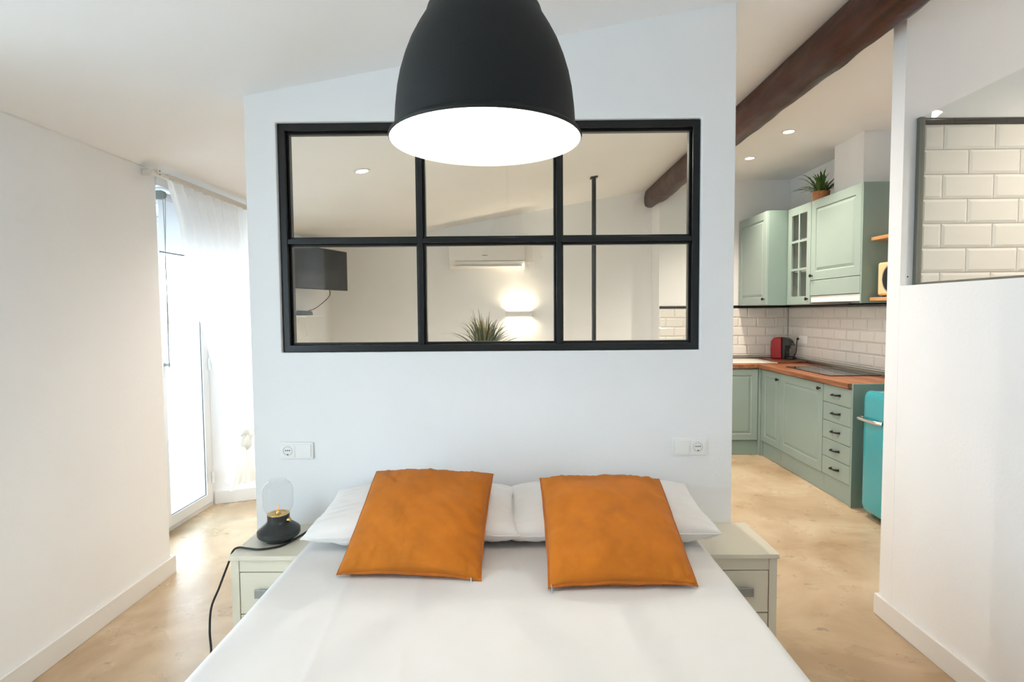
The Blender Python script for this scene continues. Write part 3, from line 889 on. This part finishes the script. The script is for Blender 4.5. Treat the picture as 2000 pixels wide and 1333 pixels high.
# ------------------------------------------------------------------ curtain, rail, blind
CX = -1.90
rail = thing('curtain_rail', 'white curtain rail at the ceiling edge with small end bracket', 'curtain rail', (CX, 0, 0))
MB().tube([(0, 2.98, 2.215), (0, 4.45, 2.215)], 0.011, 12).build('rail', 'white_trim', rail)
box('bracket', 'white_trim', rail, -0.071, 0.016, 2.995, 3.020, 2.205, 2.24, 0.004)
for zz in (2.213, 2.231): MB().cyl((0.0155, 3.008, zz), 0.004, 0.002, 8, 'x').build('screw', 'gasket', rail)
MB().lathe([(0,0),(0.014,0.0),(0.016,0.01),(0.012,0.03),(0,0.034)], 16, (0, 2.95, 2.215), 'y').build('finial', 'white_trim', rail)

cur = thing('curtain', 'sheer white voile curtain gathered and knotted beside the balcony door', 'curtain', (CX, 0, 0))
# left edge of the cloth as it hangs, y and z; the knot is at the end
edge = [(3.085,2.235),(3.11,2.15),(3.185,2.00),(3.245,1.69),(3.33,1.45),(3.50,1.10),(3.69,0.75),(3.795,0.615)]
def edge_at(t):
    z = 2.235 + (0.615-2.235)*t
    for (a, b) in zip(edge, edge[1:]):
        if b[1] <= z <= a[1]:
            k = (a[1]-z)/(a[1]-b[1]); return a[0]+(b[0]-a[0])*k, z
    return edge[-1]
def cloth(u, v):
    y0, z = edge_at(v)
    y1 = 4.40 + (3.865-4.40)*max(0.0, (v-0.25)/0.75)**1.4
    y = y0 + (y1-y0)*u
    gather = max(0.0, v)**1.6
    amp = 0.018*(1-0.35*gather) + 0.004*sin(u*9)
    ph = u*2*pi*(13 if True else 1)
    x = amp*sin(ph + 0.6*sin(v*3)) + 0.006*noise.noise((u*6, v*3, 2))
    if v < 0.05: x *= 0.6
    x += 0.02*gather*sin(u*pi)*2
    # shorter drop toward the tie: bottom follows the knot
    return (x, y, z + 0.03*gather*sin(u*pi))
MB().grid(cloth, 170, 60).build('voile', 'sheer', cur, angle=180, fix=False)
box('header_tape', 'voile_dense', cur, -0.012, 0.012, 3.09, 4.40, 2.205, 2.236, 0.002)
def knot(u, v):
    a = 2*pi*u; b = pi*v
    r = 0.048*(1+0.22*noise.noise((cos(a)*2, sin(a)*2, v*4))) + 0.006*sin(6*a+5*v)
    return (0.01 + r*sin(b)*cos(a)*0.85, 3.835 + r*1.2*sin(b)*sin(a), 0.592 + 0.062*cos(b) - 0.02*sin(a)*sin(b))
MB().grid(knot, 40, 20, True).build('knot', 'voile_dense', cur, angle=180)
def tail(u, v):
    a = 2*pi*u
    r = 0.026 + 0.075*v**0.8 - 0.02*v*v
    fold = 1 + 0.30*sin(5*a+v*2)*v
    cy = 3.82 - 0.105*v
    return (0.01 + 0.55*r*fold*cos(a), cy + r*fold*sin(a), 0.575 - 0.235*v + 0.03*v*sin(a*2+1))
MB().grid(tail, 60, 18, True).build('tail', 'voile_dense', cur, angle=180, fix=False)
def tail2(u, v):
    a = 2*pi*u
    r = 0.024 + 0.045*v
    fold = 1 + 0.25*sin(4*a+v)*v
    return (-0.01 + 0.6*r*fold*cos(a), 3.865 + 0.07*v + r*fold*sin(a), 0.58 - 0.29*v)
MB().grid(tail2, 44, 14, True).build('tail', 'voile_dense', cur, angle=180, fix=False)
MB().tube(smooth_path([(0.03, 3.86, 0.61), (0.03, 3.93, 0.645), (-0.01, 4.02, 0.65), (-0.06, 4.30, 0.66), (-0.13, 4.42, 0.66)]), [0.018]*24 + [0.016], 10).build('tie', 'voile_dense', cur)

bl = thing('roller_blind', 'white roller blind with grey-green end bracket and bead chain by the balcony door', 'blind', (-2.005, 0, 0))
MB().prism([(-0.035, 2.12), (0.012, 2.12), (0.028, 2.128), (0.035, 2.145), (0.028, 2.162), (0.012, 2.17), (-0.035, 2.17)], 3.185, 3.205, 'y').build('end_bracket', 'grey_plastic', bl, 0.002)
MB().tube([(0, 3.206, 2.145), (0, 3.95, 2.145)], 0.021, 16).build('roll', 'blind', bl)
box('cloth', 'blind', bl, -0.0225, -0.0215, 3.21, 3.94, 1.835, 2.145)
box('bottom_bar', 'gasket', bl, -0.026, -0.018, 3.208, 3.942, 1.826, 1.834, 0.002)
ch = []
for k in range(41):
    t = k/40; ch.append((0.018 - 0.012*sin(pi*t)*0, 3.192 + 0.004*sin(t*5), 2.12 - 0.95*t))
MB().tube(ch, 0.0022, 6).build('bead_chain', 'chain', bl)
MB().tube([(0.032, 3.192, 2.125)] + [(0.030 - 0.010*min(1, k/14), 3.192+0.003*sin(k*0.3), 2.12 - 0.95*k/40) for k in range(1, 41)], 0.0022, 6).build('bead_chain', 'chain', bl)

# ------------------------------------------------------------------ shower screen
ss = thing('shower_screen', 'fixed clear glass shower screen standing on the half wall', 'glass screen', (1.80, 2.57, 1.5755))
box('glass_panel', 'shower_glass', ss, -0.004, 0.004, -1.20, -0.012, 0.008, 0.742)
box('wall_channel', 'profile', ss, -0.012, 0.012, -0.022, -0.001, 0.0, 0.742, 0.001)
box('bottom_channel', 'profile', ss, -0.010, 0.010, -1.20, -0.0225, 0.0005, 0.012, 0.001)
MB().cyl((-0.034, -0.003, 0.040), 0.003, 0.002, 8, 'y').build('screw', 'black_plastic', ss)

# ------------------------------------------------------------------ kitchen units
def panel_front(w, h, fr=0.062, t=0.02, raised=True):
    """door front in local xz, facing -y: frame, groove, raised field"""
    mb = MB(); g = 0.010
    loops = [(0, 0.0, t), (0.0, 0.0, 0.002), (0.002, 0.0, 0.0)]
    ins = [(0.0, t), (0.0, 0.003), (0.003, 0.0), (fr, 0.0), (fr+0.006, 0.008), (fr+0.012, 0.008)]
    if raised: ins += [(fr+0.034, 0.001), (fr+0.036, 0.001)]
    for (i, y) in ins: mb.v += [(i, y, i), (w-i, y, i), (w-i, y, h-i), (i, y, h-i)]
    L = len(ins)
    for a in range(L-1):
        for k in range(4):
            k2 = (k+1) % 4; mb.f.append((a*4+k, a*4+k2, a*4+4+k2, a*4+4+k))
    mb.f.append(tuple((L-1)*4+k for k in range(4))); mb.f.append((3,2,1,0))
    return mb
def slab_front(w, h, t=0.02):
    mb = MB()
    ins = [(0.0, t), (0.0, 0.004), (0.004, 0.0)]
    for (i, y) in ins: mb.v += [(i, y, i), (w-i, y, i), (w-i, y, h-i), (i, y, h-i)]
    for a in range(2):
        for k in range(4):
            k2 = (k+1) % 4; mb.f.append((a*4+k, a*4+k2, a*4+4+k2, a*4+4+k))
    mb.f.append((8,9,10,11)); mb.f.append((3,2,1,0))
    return mb
def knob(parent, x, z):
    return MB().lathe([(0,0.002),(0.006,0.0),(0.006,-0.012),(0.0145,-0.018),(0.0155,-0.024),(0.010,-0.029),(0,-0.030)], 20, (x, 0, z), 'y').build('knob', 'knob', parent)
def bow_handle(parent, x, z):
    pts = []; rad = []
    for k in range(13):
        t = k/12; s = 2*t-1
        pts.append((x + s*0.052, -0.026*(1-s**6) - 0.001, z + 0.004*s)); rad.append(0.0055 + 0.0035*abs(s)**2)
    return MB().tube(pts, rad, 8).build('handle', 'knob', parent)
def door_part(parent, x, z, w, h, knob_at=None, fr=0.062, y=-0.02, mb=None):
    d = (mb or panel_front(w, h, fr)).build('door', 'sage', parent, smooth=False)
    d.location = (x, y, z)
    if knob_at: knob(d, knob_at[0]-x, knob_at[1]-z)
    return d
RZ = -pi/2
g_base = 'sage green base cabinets'
# right run: local x runs toward the camera, depth toward the kitchen wall
def base_unit(label, yfar, w):
    t = thing('base_cabinet', label, 'cabinet', (2.48, yfar, 0), RZ, g_base)
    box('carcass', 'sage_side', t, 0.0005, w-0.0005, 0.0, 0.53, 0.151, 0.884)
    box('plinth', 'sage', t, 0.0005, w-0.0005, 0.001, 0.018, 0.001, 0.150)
    return t
u1 = base_unit('sage green base cabinet with narrow panel door in the kitchen corner', 5.645, 0.385)
box('corner_filler', 'sage', u1, -0.024, 0.0, -0.018, 0.008, 0.001, 0.884)
door_part(u1, 0.003, 0.155, 0.379, 0.722, (0.345, 0.815))
u2 = base_unit('sage green base cabinet with wide panel door under the hob', 5.259, 0.735)
door_part(u2, 0.003, 0.155, 0.729, 0.722, (0.690, 0.835), 0.07)
u3 = base_unit('sage green base unit with five drawers beside the turquoise fridge', 4.523, 0.385)
for k in range(5):
    z0 = 0.160 + k*0.1445
    d = slab_front(0.379, 0.1415).build('drawer', 'sage', u3, smooth=False); d.location = (0.003, -0.02, z0)
    bow_handle(d, 0.1895, 0.0725)
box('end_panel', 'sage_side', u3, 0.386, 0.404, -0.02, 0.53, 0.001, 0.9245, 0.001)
# back run under the sink
u4 = thing('base_cabinet', 'sage green base cabinet under the white sink on the far wall', 'cabinet', (1.72, 5.69, 0), 0.0, g_base)
box('carcass', 'sage_side', u4, 0, 0.715, 0.0, 0.58, 0.151, 0.884)
box('plinth', 'sage_side', u4, 0, 0.715, 0.001, 0.018, 0.001, 0.150)
door_part(u4, 0.003, 0.155, 0.352, 0.722, (0.32, 0.815))
door_part(u4, 0.358, 0.155, 0.352, 0.722, (0.385, 0.815))
fil = box('corner_post', 'sage', u4, 0.7155, 0.741, -0.018, 0.01, 0.001, 0.884)

# worktop
wt = thing('worktop', 'L-shaped oak block kitchen worktop with grey upstand', 'worktop', (0,0,0))
MB().prism([(2.43, 4.1375), (XK-0.013, 4.1375), (XK-0.013, YK-0.013), (2.43, YK-0.013)], 0.886, 0.925, 'z').build('right_top', 'worktop', wt, 0.003)
MB().prism([(1.70, 5.655), (2.4295, 5.655), (2.4295, YK-0.013), (1.70, YK-0.013)], 0.886, 0.925, 'z').build('back_top', 'worktop', wt, 0.003)
box('joint_strip', 'alu', wt, 2.428, 2.4315, 5.653, 5.66, 0.886, 0.9255)
box('upstand', 'alu', wt, XK-0.040, XK-0.0145, 4.14, YK-0.0145, 0.9255, 0.953, 0.008)
box('upstand', 'alu', wt, 1.70, XK-0.041, YK-0.038, YK-0.0145, 0.9255, 0.953, 0.008)

# hob
hob = thing('induction_hob', 'black ceramic glass hob set in the oak worktop', 'hob', (2.775, 4.99, 0.9255))
box('glass', 'hob', hob, -0.215, 0.205, -0.385, 0.385, 0.0, 0.006, 0.002)
for (x, y, r) in ((-0.09, 0.19, 0.085), (0.10, 0.19, 0.07), (-0.09, -0.19, 0.07), (0.10, -0.19, 0.085)):
    MB().lathe([(r-0.0015, 0.0062), (r+0.0015, 0.0062)], 40, (x, y, 0)).build('zone_ring', 'hob_ring', hob, fix=False)
# sink
sk = thing('sink', 'white ceramic sink and drainer set in the far worktop', 'sink', (2.20, 5.98, 0.9255))
us = [-0.44, -0.36, 0.02, 0.08, 0.46]; vv = [-0.235, -0.19, 0.19, 0.235]
wall_grid(us, vv, lambda i, j: i == 1 and j == 1, lambda u, v, w: (u, v, 0.012 if w == 0 else 0.0)).build('drainer', 'ceramic', sk, 0.004)
for k in range(5): box('drain_ridge', 'ceramic', sk, 0.12, 0.42, -0.15+k*0.07, -0.135+k*0.07, 0.0122, 0.016, 0.002)
tap = thing('kitchen_tap', 'chrome swan neck tap standing behind the white sink', 'tap', (2.02, 6.236, 0.9265))
MB().tube(smooth_path([(0,0,0.0),(0,0,0.2),(0,-0.03,0.27),(0,-0.10,0.29),(0,-0.15,0.25),(0,-0.155,0.22)]), 0.010, 12).build('spout', 'chrome', tap)
MB().cyl((0,0,0), 0.022, 0.045, 20).build('tap_base', 'chrome', tap)

# tray board and coffee machine
bd = tag(box('serving_board', 'board', None, 2.685, 2.985, 5.80, 6.24, 0.9258, 0.944, 0.004),
         'reddish wooden board under the red coffee machine', 'board')
cm = thing('coffee_machine', 'small red and black capsule coffee machine on the wooden board', 'coffee machine', (2.865, 6.075, 0.9442), radians(38))
def cm_body():
    prof = []  # side profile (y,z): back rounded top, front overhang
    pts = [(0.11,0.0),(0.115,0.10),(0.11,0.19),(0.085,0.222),(0.04,0.235),(-0.005,0.232),(-0.012,0.0)]
    return MB().prism(pts, -0.055, 0.055, 'x')
cm_body().build('red_body', 'red', cm, 0.012, 3)
MB().prism([(-0.013,0.232),(-0.05,0.225),(-0.085,0.20),(-0.10,0.165),(-0.085,0.150),(-0.05,0.145),(-0.045,0.06),(-0.045,0.0),(-0.013,0.0)], -0.048, 0.048, 'x').build('black_front', 'black_plastic', cm, 0.004)
MB().box(-0.045, 0.045, -0.125, -0.046, 0.0, 0.030).build('drip_tray', 'black_plastic', cm, 0.008)
MB().prism([(-0.115,0.157),(-0.105,0.150),(-0.096,0.150),(-0.096,0.172),(-0.105,0.168)], -0.040, 0.040, 'x').build('lever', 'black_plastic', cm, 0.002)
MB().cyl((0, -0.075, 0.118), 0.010, 0.03, 14).build('spout', 'black_plastic', cm)
MB().cyl((0.0, -0.0465, 0.075), 0.008, 0.002, 14, 'y').build('logo_dot', 'handle_grey', cm)
kp = thing('wall_socket', 'white kitchen wall socket with black plug in the tiles', 'socket', (XK-0.0125, 5.90, 1.155), RZ)
box('plate', 'socket', kp, -0.13, 0.045, -0.008, 0.0, -0.04, 0.04, 0.003)
pg = tag(MB().tube(smooth_path([(2.97,5.955,1.165),(2.957,5.955,1.16),(2.952,5.955,1.12),(2.95,5.955,1.06),(2.945,5.97,1.0),(2.93,6.02,0.958),(2.91,6.12,0.950),(2.90,6.15,0.951)]), [0.013]*7+[0.005]*40, 8).build('power_cable', 'rubber', None),
         'black plug and cable of the coffee machine hanging from the wall socket', 'cable')

# wall cabinets
g_wall = 'sage green wall cabinets'
UZ0, UZ1 = 1.520, 2.445
def wall_unit(label, x, yfar, w, depth, hollow=False, z0=UZ0, z1=UZ1):
    t = thing('wall_cabinet', label, 'cabinet', (x+0.02, yfar, 0), RZ, g_wall)
    if not hollow:
        box('carcass', 'sage_side', t, 0.0005, w-0.0005, 0.0, depth, z0, z1)
    else:
        a = 0.016; mb = MB()
        x0, x1, y0, y1 = 0.0005, w-0.0005, 0.0, depth
        mb.v += [(x0,y0,z0),(x1,y0,z0),(x1,y0,z1),(x0,y0,z1),(x0,y1,z0),(x1,y1,z0),(x1,y1,z1),(x0,y1,z1),
                 (x0+a,y0,z0+a),(x1-a,y0,z0+a),(x1-a,y0,z1-a),(x0+a,y0,z1-a),(x0+a,y1-a,z0+a),(x1-a,y1-a,z0+a),(x1-a,y1-a,z1-a),(x0+a,y1-a,z1-a)]
        mb.f += [(4,5,6,7),(0,1,5,4),(1,2,6,5),(2,3,7,6),(3,0,4,7),(0,1,9,8),(1,2,10,9),(2,3,11,10),(3,0,8,11),
                 (8,9,13,12),(9,10,14,13),(10,11,15,14),(11,8,12,15),(12,13,14,15)]
        mb.build('carcass', 'inside', t, smooth=False)
    return t
dz = UZ1-UZ0
c1 = wall_unit('deep sage green wall cabinet in the far kitchen corner', 2.46, YK-0.014, 0.700, 0.538)
door_part(c1, 0.003, UZ0+0.002, 0.690, dz-0.004, (0.655, UZ0+0.06), 0.075)
c2 = wall_unit('narrow wall cabinet with six glazed panes in its sage green door', 2.66, 5.575, 0.430, 0.336, True)
# glazed door
fr = 0.072
us = [0.002, fr, 0.204, 0.226, 0.430-fr, 0.428]
zz0, zz1 = UZ0+0.002, UZ1-0.002
h3 = (zz1-zz0-2*0.075-2*0.022)/3
vv = [zz0, zz0+0.075, zz0+0.075+h3, zz0+0.075+h3+0.022, zz0+0.075+2*h3+0.022, zz0+0.075+2*h3+0.044, zz1-0.075, zz1]
gd = wall_grid(us, vv, lambda i, j: i in (1, 3) and j in (1, 3, 5), lambda u, v, w: (u, -0.02 if w == 0 else 0.0, v)).build('door', 'sage', c2, 0.002)
for (a, b) in ((us[1], us[2]), (us[3], us[4])):
    for (c, d) in ((vv[1], vv[2]), (vv[3], vv[4]), (vv[5], vv[6])):
        box('pane', 'pane', gd, a, b, -0.011, -0.008, c, d)
knob(gd, 0.395, UZ0+0.05).location = (0, -0.02, 0)
for z in (1.83, 2.13): box('shelf', 'inside', c2, 0.018, 0.412, 0.03, 0.318, z, z+0.014)
# crockery behind the panes
def bowl(name, label, loc, r, h, mat):
    o = MB().lathe([(0,0),(r*0.5,0),(r*0.55,0.004),(r*0.9,h*0.6),(r,h),(r-0.003,h),(r*0.88,h*0.62),(r*0.5,0.008),(0,0.008)], 28).build(name, mat, None)
    o.location = loc; return tag(o, label, 'crockery')
bowl('bowl', 'white bowl on the lower shelf behind the glazed door', (2.84, 5.36, 1.8445), 0.07, 0.06, 'ceramic')
bowl('serving_dish', 'wide white dish on the cabinet floor behind the glazed door', (2.84, 5.36, 1.5365), 0.10, 0.04, 'ceramic')
for k, (dx, dy) in enumerate(((0.0, 0.07), (0.02, -0.06))):
    o = MB().lathe([(0,0),(0.03,0),(0.033,0.004),(0.036,0.11),(0.034,0.11),(0.031,0.006),(0,0.006)], 20).build('drinking_glass', 'dome_glass', None)
    o.location = (2.82+dx, 5.36+dy, 2.1445)
    tag(o, ('clear drinking glass on the top shelf behind the glazed door, farther one', 'clear drinking glass on the top shelf behind the glazed door, nearer one')[k], 'glass', 'glasses in the glazed cabinet')
c3 = wall_unit('tall sage green wall cabinet over the hob with panel door and flap', 2.66, 5.144, 0.745, 0.336, False, 1.535)
door_part(c3, 0.003, 1.735, 0.739, UZ1-0.002-1.735, (0.035, 1.775), 0.075)
fl = slab_front(0.739, 0.135).build('hood_flap', 'sage', c3, smooth=False); fl.location = (0.003, -0.02, 1.596)
box('hood_strip', 'white_trim', c3, 0.003, 0.742, -0.012, -0.0005, 1.536, 1.592, 0.003)
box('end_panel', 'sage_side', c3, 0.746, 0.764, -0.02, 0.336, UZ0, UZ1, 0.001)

# shelves and microwave beside the tall cabinet
for (z, lab) in ((1.993, 'pale wooden shelf above the cream microwave'), (1.535, 'pale wooden shelf carrying the cream microwave')):
    s_ = tag(box('wall_shelf', 'shelf_wood', None, 2.715, XK-0.0145, 3.60, 4.365, z, z+0.026, 0.002), lab, 'shelf', 'wooden wall shelves in the kitchen')
mw = thing('microwave', 'cream retro microwave with round dark door window on the shelf', 'microwave', (2.75, 4.335, 1.5615), RZ)
box('body', 'cream', mw, 0.0, 0.46, 0.0, 0.26, 0.012, 0.262, 0.018, 4)
for (x, y) in ((0.04, 0.03), (0.42, 0.03), (0.04, 0.22), (0.42, 0.22)): MB().cyl((x, y, 0), 0.012, 0.014, 12).build('foot', 'black_plastic', mw)
dr = MB().lathe([(0,-0.006),(0.093,-0.006),(0.098,-0.003),(0.098,0.002)], 48, (0.165, 0, 0.135), 'y').build('door_window', 'mw_glass', mw)
MB().lathe([(0.098,-0.002),(0.104,-0.005),(0.109,-0.001),(0.109,0.002)], 48, (0.165, 0, 0.135), 'y').build('window_ring', 'chrome', mw)
for z in (0.18, 0.09): MB().cyl((0.385, -0.016, z), 0.02, 0.018, 24, 'y').build('dial', 'chrome', mw)

# fridge
fg = thing('fridge', 'turquoise retro fridge with chrome handle beside the drawer unit', 'fridge', (2.50, 4.00, 0), RZ)
box('body', 'turquoise', fg, 0.0, 0.54, 0.0, 0.50, 0.03, 0.895, 0.03, 4)
def fridge_door():
    w, h, z0 = 0.54, 0.865, 0.035; rows = [(0.0, 0.0), (-0.02, 0.0), (-0.034, 0.010), (-0.042, 0.028), (-0.045, 0.055)]
    mb = MB(); nper = None
    def rr(ins, y):
        r = max(0.055-ins*0.6, 0.012); out = []
        for (cx, cz, a0) in ((w-ins-r, z0+h-ins-r, 0), (ins+r, z0+h-ins-r, pi/2), (ins+r, z0+ins+r, pi), (w-ins-r, z0+ins+r, 1.5*pi)):
            for k in range(7):
                a = a0 + k*pi/12; out.append((cx+r*cos(a), y, cz+r*sin(a)))
        return out
    for (y, ins) in rows: mb.v += rr(ins, y)
    n = 28
    for a in range(len(rows)-1):
        for k in range(n):
            k2 = (k+1) % n; mb.f.append((a*n+k, a*n+k2, (a+1)*n+k2, (a+1)*n+k))
    mb.f.append(tuple((len(rows)-1)*n+k for k in range(n))); mb.f.append(tuple(reversed(range(n))))
    return mb.build('door', 'turquoise', fg, angle=50)
fd = fridge_door(); fd.location = (0, -0.004, 0)
MB().tube(smooth_path([(-0.012, -0.055, 0.695), (0.02, -0.075, 0.700), (0.10, -0.078, 0.700), (0.19, -0.075, 0.700), (0.24, -0.050, 0.700)]), [0.012]*5+[0.013]*20, 12).build('handle', 'chrome', fd)
MB().box(0.0, 0.03, -0.058, -0.02, 0.680, 0.715).build('handle_mount', 'chrome', fd, 0.004)
for (x, y) in ((0.05, 0.05), (0.49, 0.05), (0.05, 0.45), (0.49, 0.45)): MB().cyl((x, y, 0), 0.02, 0.031, 12).build('foot', 'black_plastic', fg)

# ------------------------------------------------------------------ plants
def blade_mesh(name, L, wd, droop, lean, mat, seg=9, serr=0.0):
    mb = MB()
    for i in range(seg+1):
        t = i/seg
        ang = lean + droop*t*t
        # integrate roughly along the arc
        if i == 0: px = pz_ = 0.0
        else:
            px += L/seg*sin(ang); pz_ += L/seg*cos(ang)
        w = wd*(sin(pi*min(1, t*0.85+0.15))**0.7)*(1-t**3)+0.0006
        if serr and i % 2: w *= (1-serr)
        mb.v += [(px, -w, pz_+w*0.25), (px, 0, pz_-w*0.1), (px, w, pz_+w*0.25)]
    for i in range(seg):
        for k in range(2): mb.f.append((i*3+k, i*3+k+1, i*3+4+k, i*3+3+k))
    me = mb.mesh(name, True, 60, fix=False); me.materials.append(M[mat]); return me

def put_leaves(root, name, meshes, n, z, rad, seed, lo_=0.85, hi=1.1):
    rnd = random.Random(seed)
    for k in range(n):
        o = bpy.data.objects.new(name, meshes[k % len(meshes)]); COL.objects.link(o); o.parent = root
        a = k*2.399 + rnd.uniform(-0.3, 0.3); r = rad*rnd.random()**0.5
        o.location = (r*cos(a), r*sin(a), z); s = rnd.uniform(lo_, hi)
        o.rotation_euler = (0, 0, a); o.scale = (s, s, s)

fern = thing('potted_fern', 'small green fern in a woven terracotta-coloured pot on the wall cabinets', 'plant', (2.775, 5.20, UZ1))
MB().lathe([(0,0),(0.058,0.0),(0.064,0.006),(0.072,0.085),(0.074,0.095),(0.069,0.095),(0.066,0.086),(0,0.084)], 32).build('pot', 'terracotta', fern)
fm = [blade_mesh('leaf', 0.24, 0.020, 0.9, 0.10, 'leaf', 10, 0.45), blade_mesh('leaf', 0.27, 0.018, 1.2, 0.45, 'leaf', 10, 0.45),
      blade_mesh('leaf', 0.27, 0.018, 1.0, 0.80, 'leaf2', 10, 0.45), blade_mesh('leaf', 0.29, 0.016, 0.9, 1.05, 'leaf', 10, 0.45)]
put_leaves(fern, 'leaf', fm, 44, 0.082, 0.035, 3, 0.6, 1.0)

con = thing('console_table', 'white console table behind the partition under the grass plant', 'table', (-0.18, 3.0, 0))
box('table_top', 'console', con, -0.45, 0.45, -0.18, 0.18, 0.98, 1.01, 0.003)
for x in (-0.42, 0.42):
    for y in (-0.15, 0.15): box('leg', 'console', con, x-0.02, x+0.02, y-0.02, y+0.02, 0.0, 0.98, 0.002)
gr = thing('grass_plant', 'artificial grass plant with straw tips seen through the lower middle pane', 'plant', (-0.175, 3.0, 1.0105))
MB().lathe([(0,0),(0.06,0.0),(0.075,0.01),(0.085,0.265),(0.087,0.275),(0.08,0.275),(0.077,0.265),(0,0.263)], 32).build('pot', 'planter', gr)
gm = [blade_mesh('blade', 0.18, 0.0055, 0.45, 0.05, 'blade'), blade_mesh('blade', 0.21, 0.0050, 0.9, 0.30, 'blade'),
      blade_mesh('blade', 0.22, 0.0050, 0.9, 0.55, 'blade'), blade_mesh('blade', 0.21, 0.005, 0.30, 0.02, 'straw'), blade_mesh('blade', 0.22, 0.005, 0.75, 0.85, 'blade'),
      blade_mesh('blade', 0.16, 0.006, 0.5, 0.15, 'blade'), blade_mesh('blade', 0.20, 0.005, 0.7, 0.25, 'straw'), blade_mesh('blade', 0.21, 0.0055, 0.5, 1.05, 'blade')]
put_leaves(gr, 'blade', gm, 104, 0.262, 0.055, 11, 0.75, 1.08)

# ------------------------------------------------------------------ living room behind the partition
ac = thing('air_conditioner', 'white wall-mounted split air conditioner on the far living room wall', 'air conditioner', (-0.335, YB-0.0005, 1.985))
MB().prism([(0.0,0.0),(-0.10,-0.005),(-0.165,0.018),(-0.205,0.07),(-0.212,0.12),(-0.205,0.27),(-0.19,0.285),(0.0,0.285)], -0.435, 0.435, 'x').build('body', 'ac', ac, 0.006, 3)
box('vent_flap', 'ac', ac, -0.36, 0.40, -0.200, -0.130, 0.006, 0.018, 0.002)
box('vent_slot', 'ac_grey', ac, -0.365, 0.425, -0.2085, -0.200, 0.068, 0.073)
box('logo_mark', 'ac_grey', ac, -0.055, 0.01, -0.2140, -0.2125, 0.128, 0.137)
sc_ = thing('wall_sconce', 'white plaster up-and-down wall light glowing on the far living room wall', 'wall light', (0.03, YB-0.0005, 1.448))
us = [-0.16, -0.15, 0.15, 0.16]; vv = [-0.10, -0.09, -0.0, 0.0005]
MB().prism([(-0.16,0.0),(-0.16,-0.085),(-0.15,-0.095),(0.15,-0.095),(0.16,-0.085),(0.16,0.0),(0.148,0.0),(0.148,-0.083),(-0.148,-0.083),(-0.148,0.0)], -0.032, 0.032, 'z').build('shade', 'ac', sc_, smooth=False)
box('led_strip', 'sconce_glow', sc_, -0.12, 0.12, -0.03, -0.01, -0.010, 0.010)
for (zz, rx) in ((0.035, pi), (-0.035, 0.0)):
    l = bpy.data.lights.new('sconce_lamp', 'AREA'); l.shape = 'RECTANGLE'; l.size = 0.26; l.size_y = 0.06
    l.energy = 2.3; l.color = (1.0, 0.80, 0.56); l.spread = radians(150)
    lo_ = bpy.data.objects.new('sconce_lamp', l); COL.objects.link(lo_); lo_.parent = sc_
    lo_.location = (0, -0.045, zz); lo_.rotation_euler = (rx, 0, 0)
PXp, PYp = 0.735, 5.37
pole = thing('steel_post', 'slim black steel post from floor to ceiling in the living room', 'post', (PXp, PYp, 0))
MB().cyl((0,0,0.006), 0.0205, ceil_z(PXp)-0.006-0.012, 24).build('tube', 'black_steel', pole)
pt = box('top_plate', 'black_steel', pole, -0.035, 0.035, -0.035, 0.035, -0.004, 0.004); pt.location = (0, 0, ceil_z(PXp)-0.008); pt.rotation_euler = (0, -math.atan(0.175), 0)
box('base_plate', 'black_steel', pole, -0.06, 0.06, -0.06, 0.06, 0.0005, 0.006)

tva = math.atan2(0.275, 0.8)
tv = thing('television', 'flat black television angled out from the living room left wall', 'television', (-1.795, 6.0, 1.915), rot=(0, 0, pi/2 - tva + pi))
# local x runs from the far edge back toward the camera; screen faces local +y... thickness behind
box('screen_panel', 'tv_body', tv, 0.0, 0.84, -0.045, -0.001, -0.205, 0.205, 0.004)
box('screen', 'tv', tv, 0.008, 0.832, -0.0005, 0.002, -0.195, 0.197)
box('mount_arm', 'tv_body', tv, 0.38, 0.46, -0.16, -0.0455, -0.04, 0.04)
tvc = tag(MB().tube(smooth_path([(-1.90,5.72,1.72),(-1.895,5.72,1.66),(-1.93,5.68,1.60),(-2.0,5.60,1.525),(-2.04,5.53,1.50),(-2.05,5.50,1.49)]), 0.004, 6).build('television_cable', 'rubber', None),
          'thin black cable dangling below the television to the router', 'cable')
shf = tag(box('wall_shelf', 'ac', None, -2.128, -1.98, 5.30, 5.72, 1.435, 1.455, 0.002), 'white wall shelf below the television', 'shelf')
rt = thing('router', 'slate grey internet router on the white shelf below the television', 'router', (-2.05, 5.42, 1.4555), 0.0)
MB().prism([(-0.05,0.0),(0.05,0.0),(0.042,0.04),(-0.035,0.045)], -0.10, 0.11, 'y').build('router_body', 'router', rt, 0.006)
cl = [(-2.128, 5.56, 1.42), (-2.120, 5.50, 1.36), (-2.118, 5.44, 1.28), (-2.118, 5.42, 1.25), (-2.12, 5.48, 1.235), (-2.122, 5.58, 1.235), (-2.124, 5.66, 1.245), (-2.126, 5.68, 1.29), (-2.126, 5.63, 1.36), (-2.128, 5.575, 1.42)]
tag(MB().tube(smooth_path(cl), 0.0025, 6).build('loose_cable', 'socket', None), 'pale loop of cable on the wall under the white shelf', 'cable')
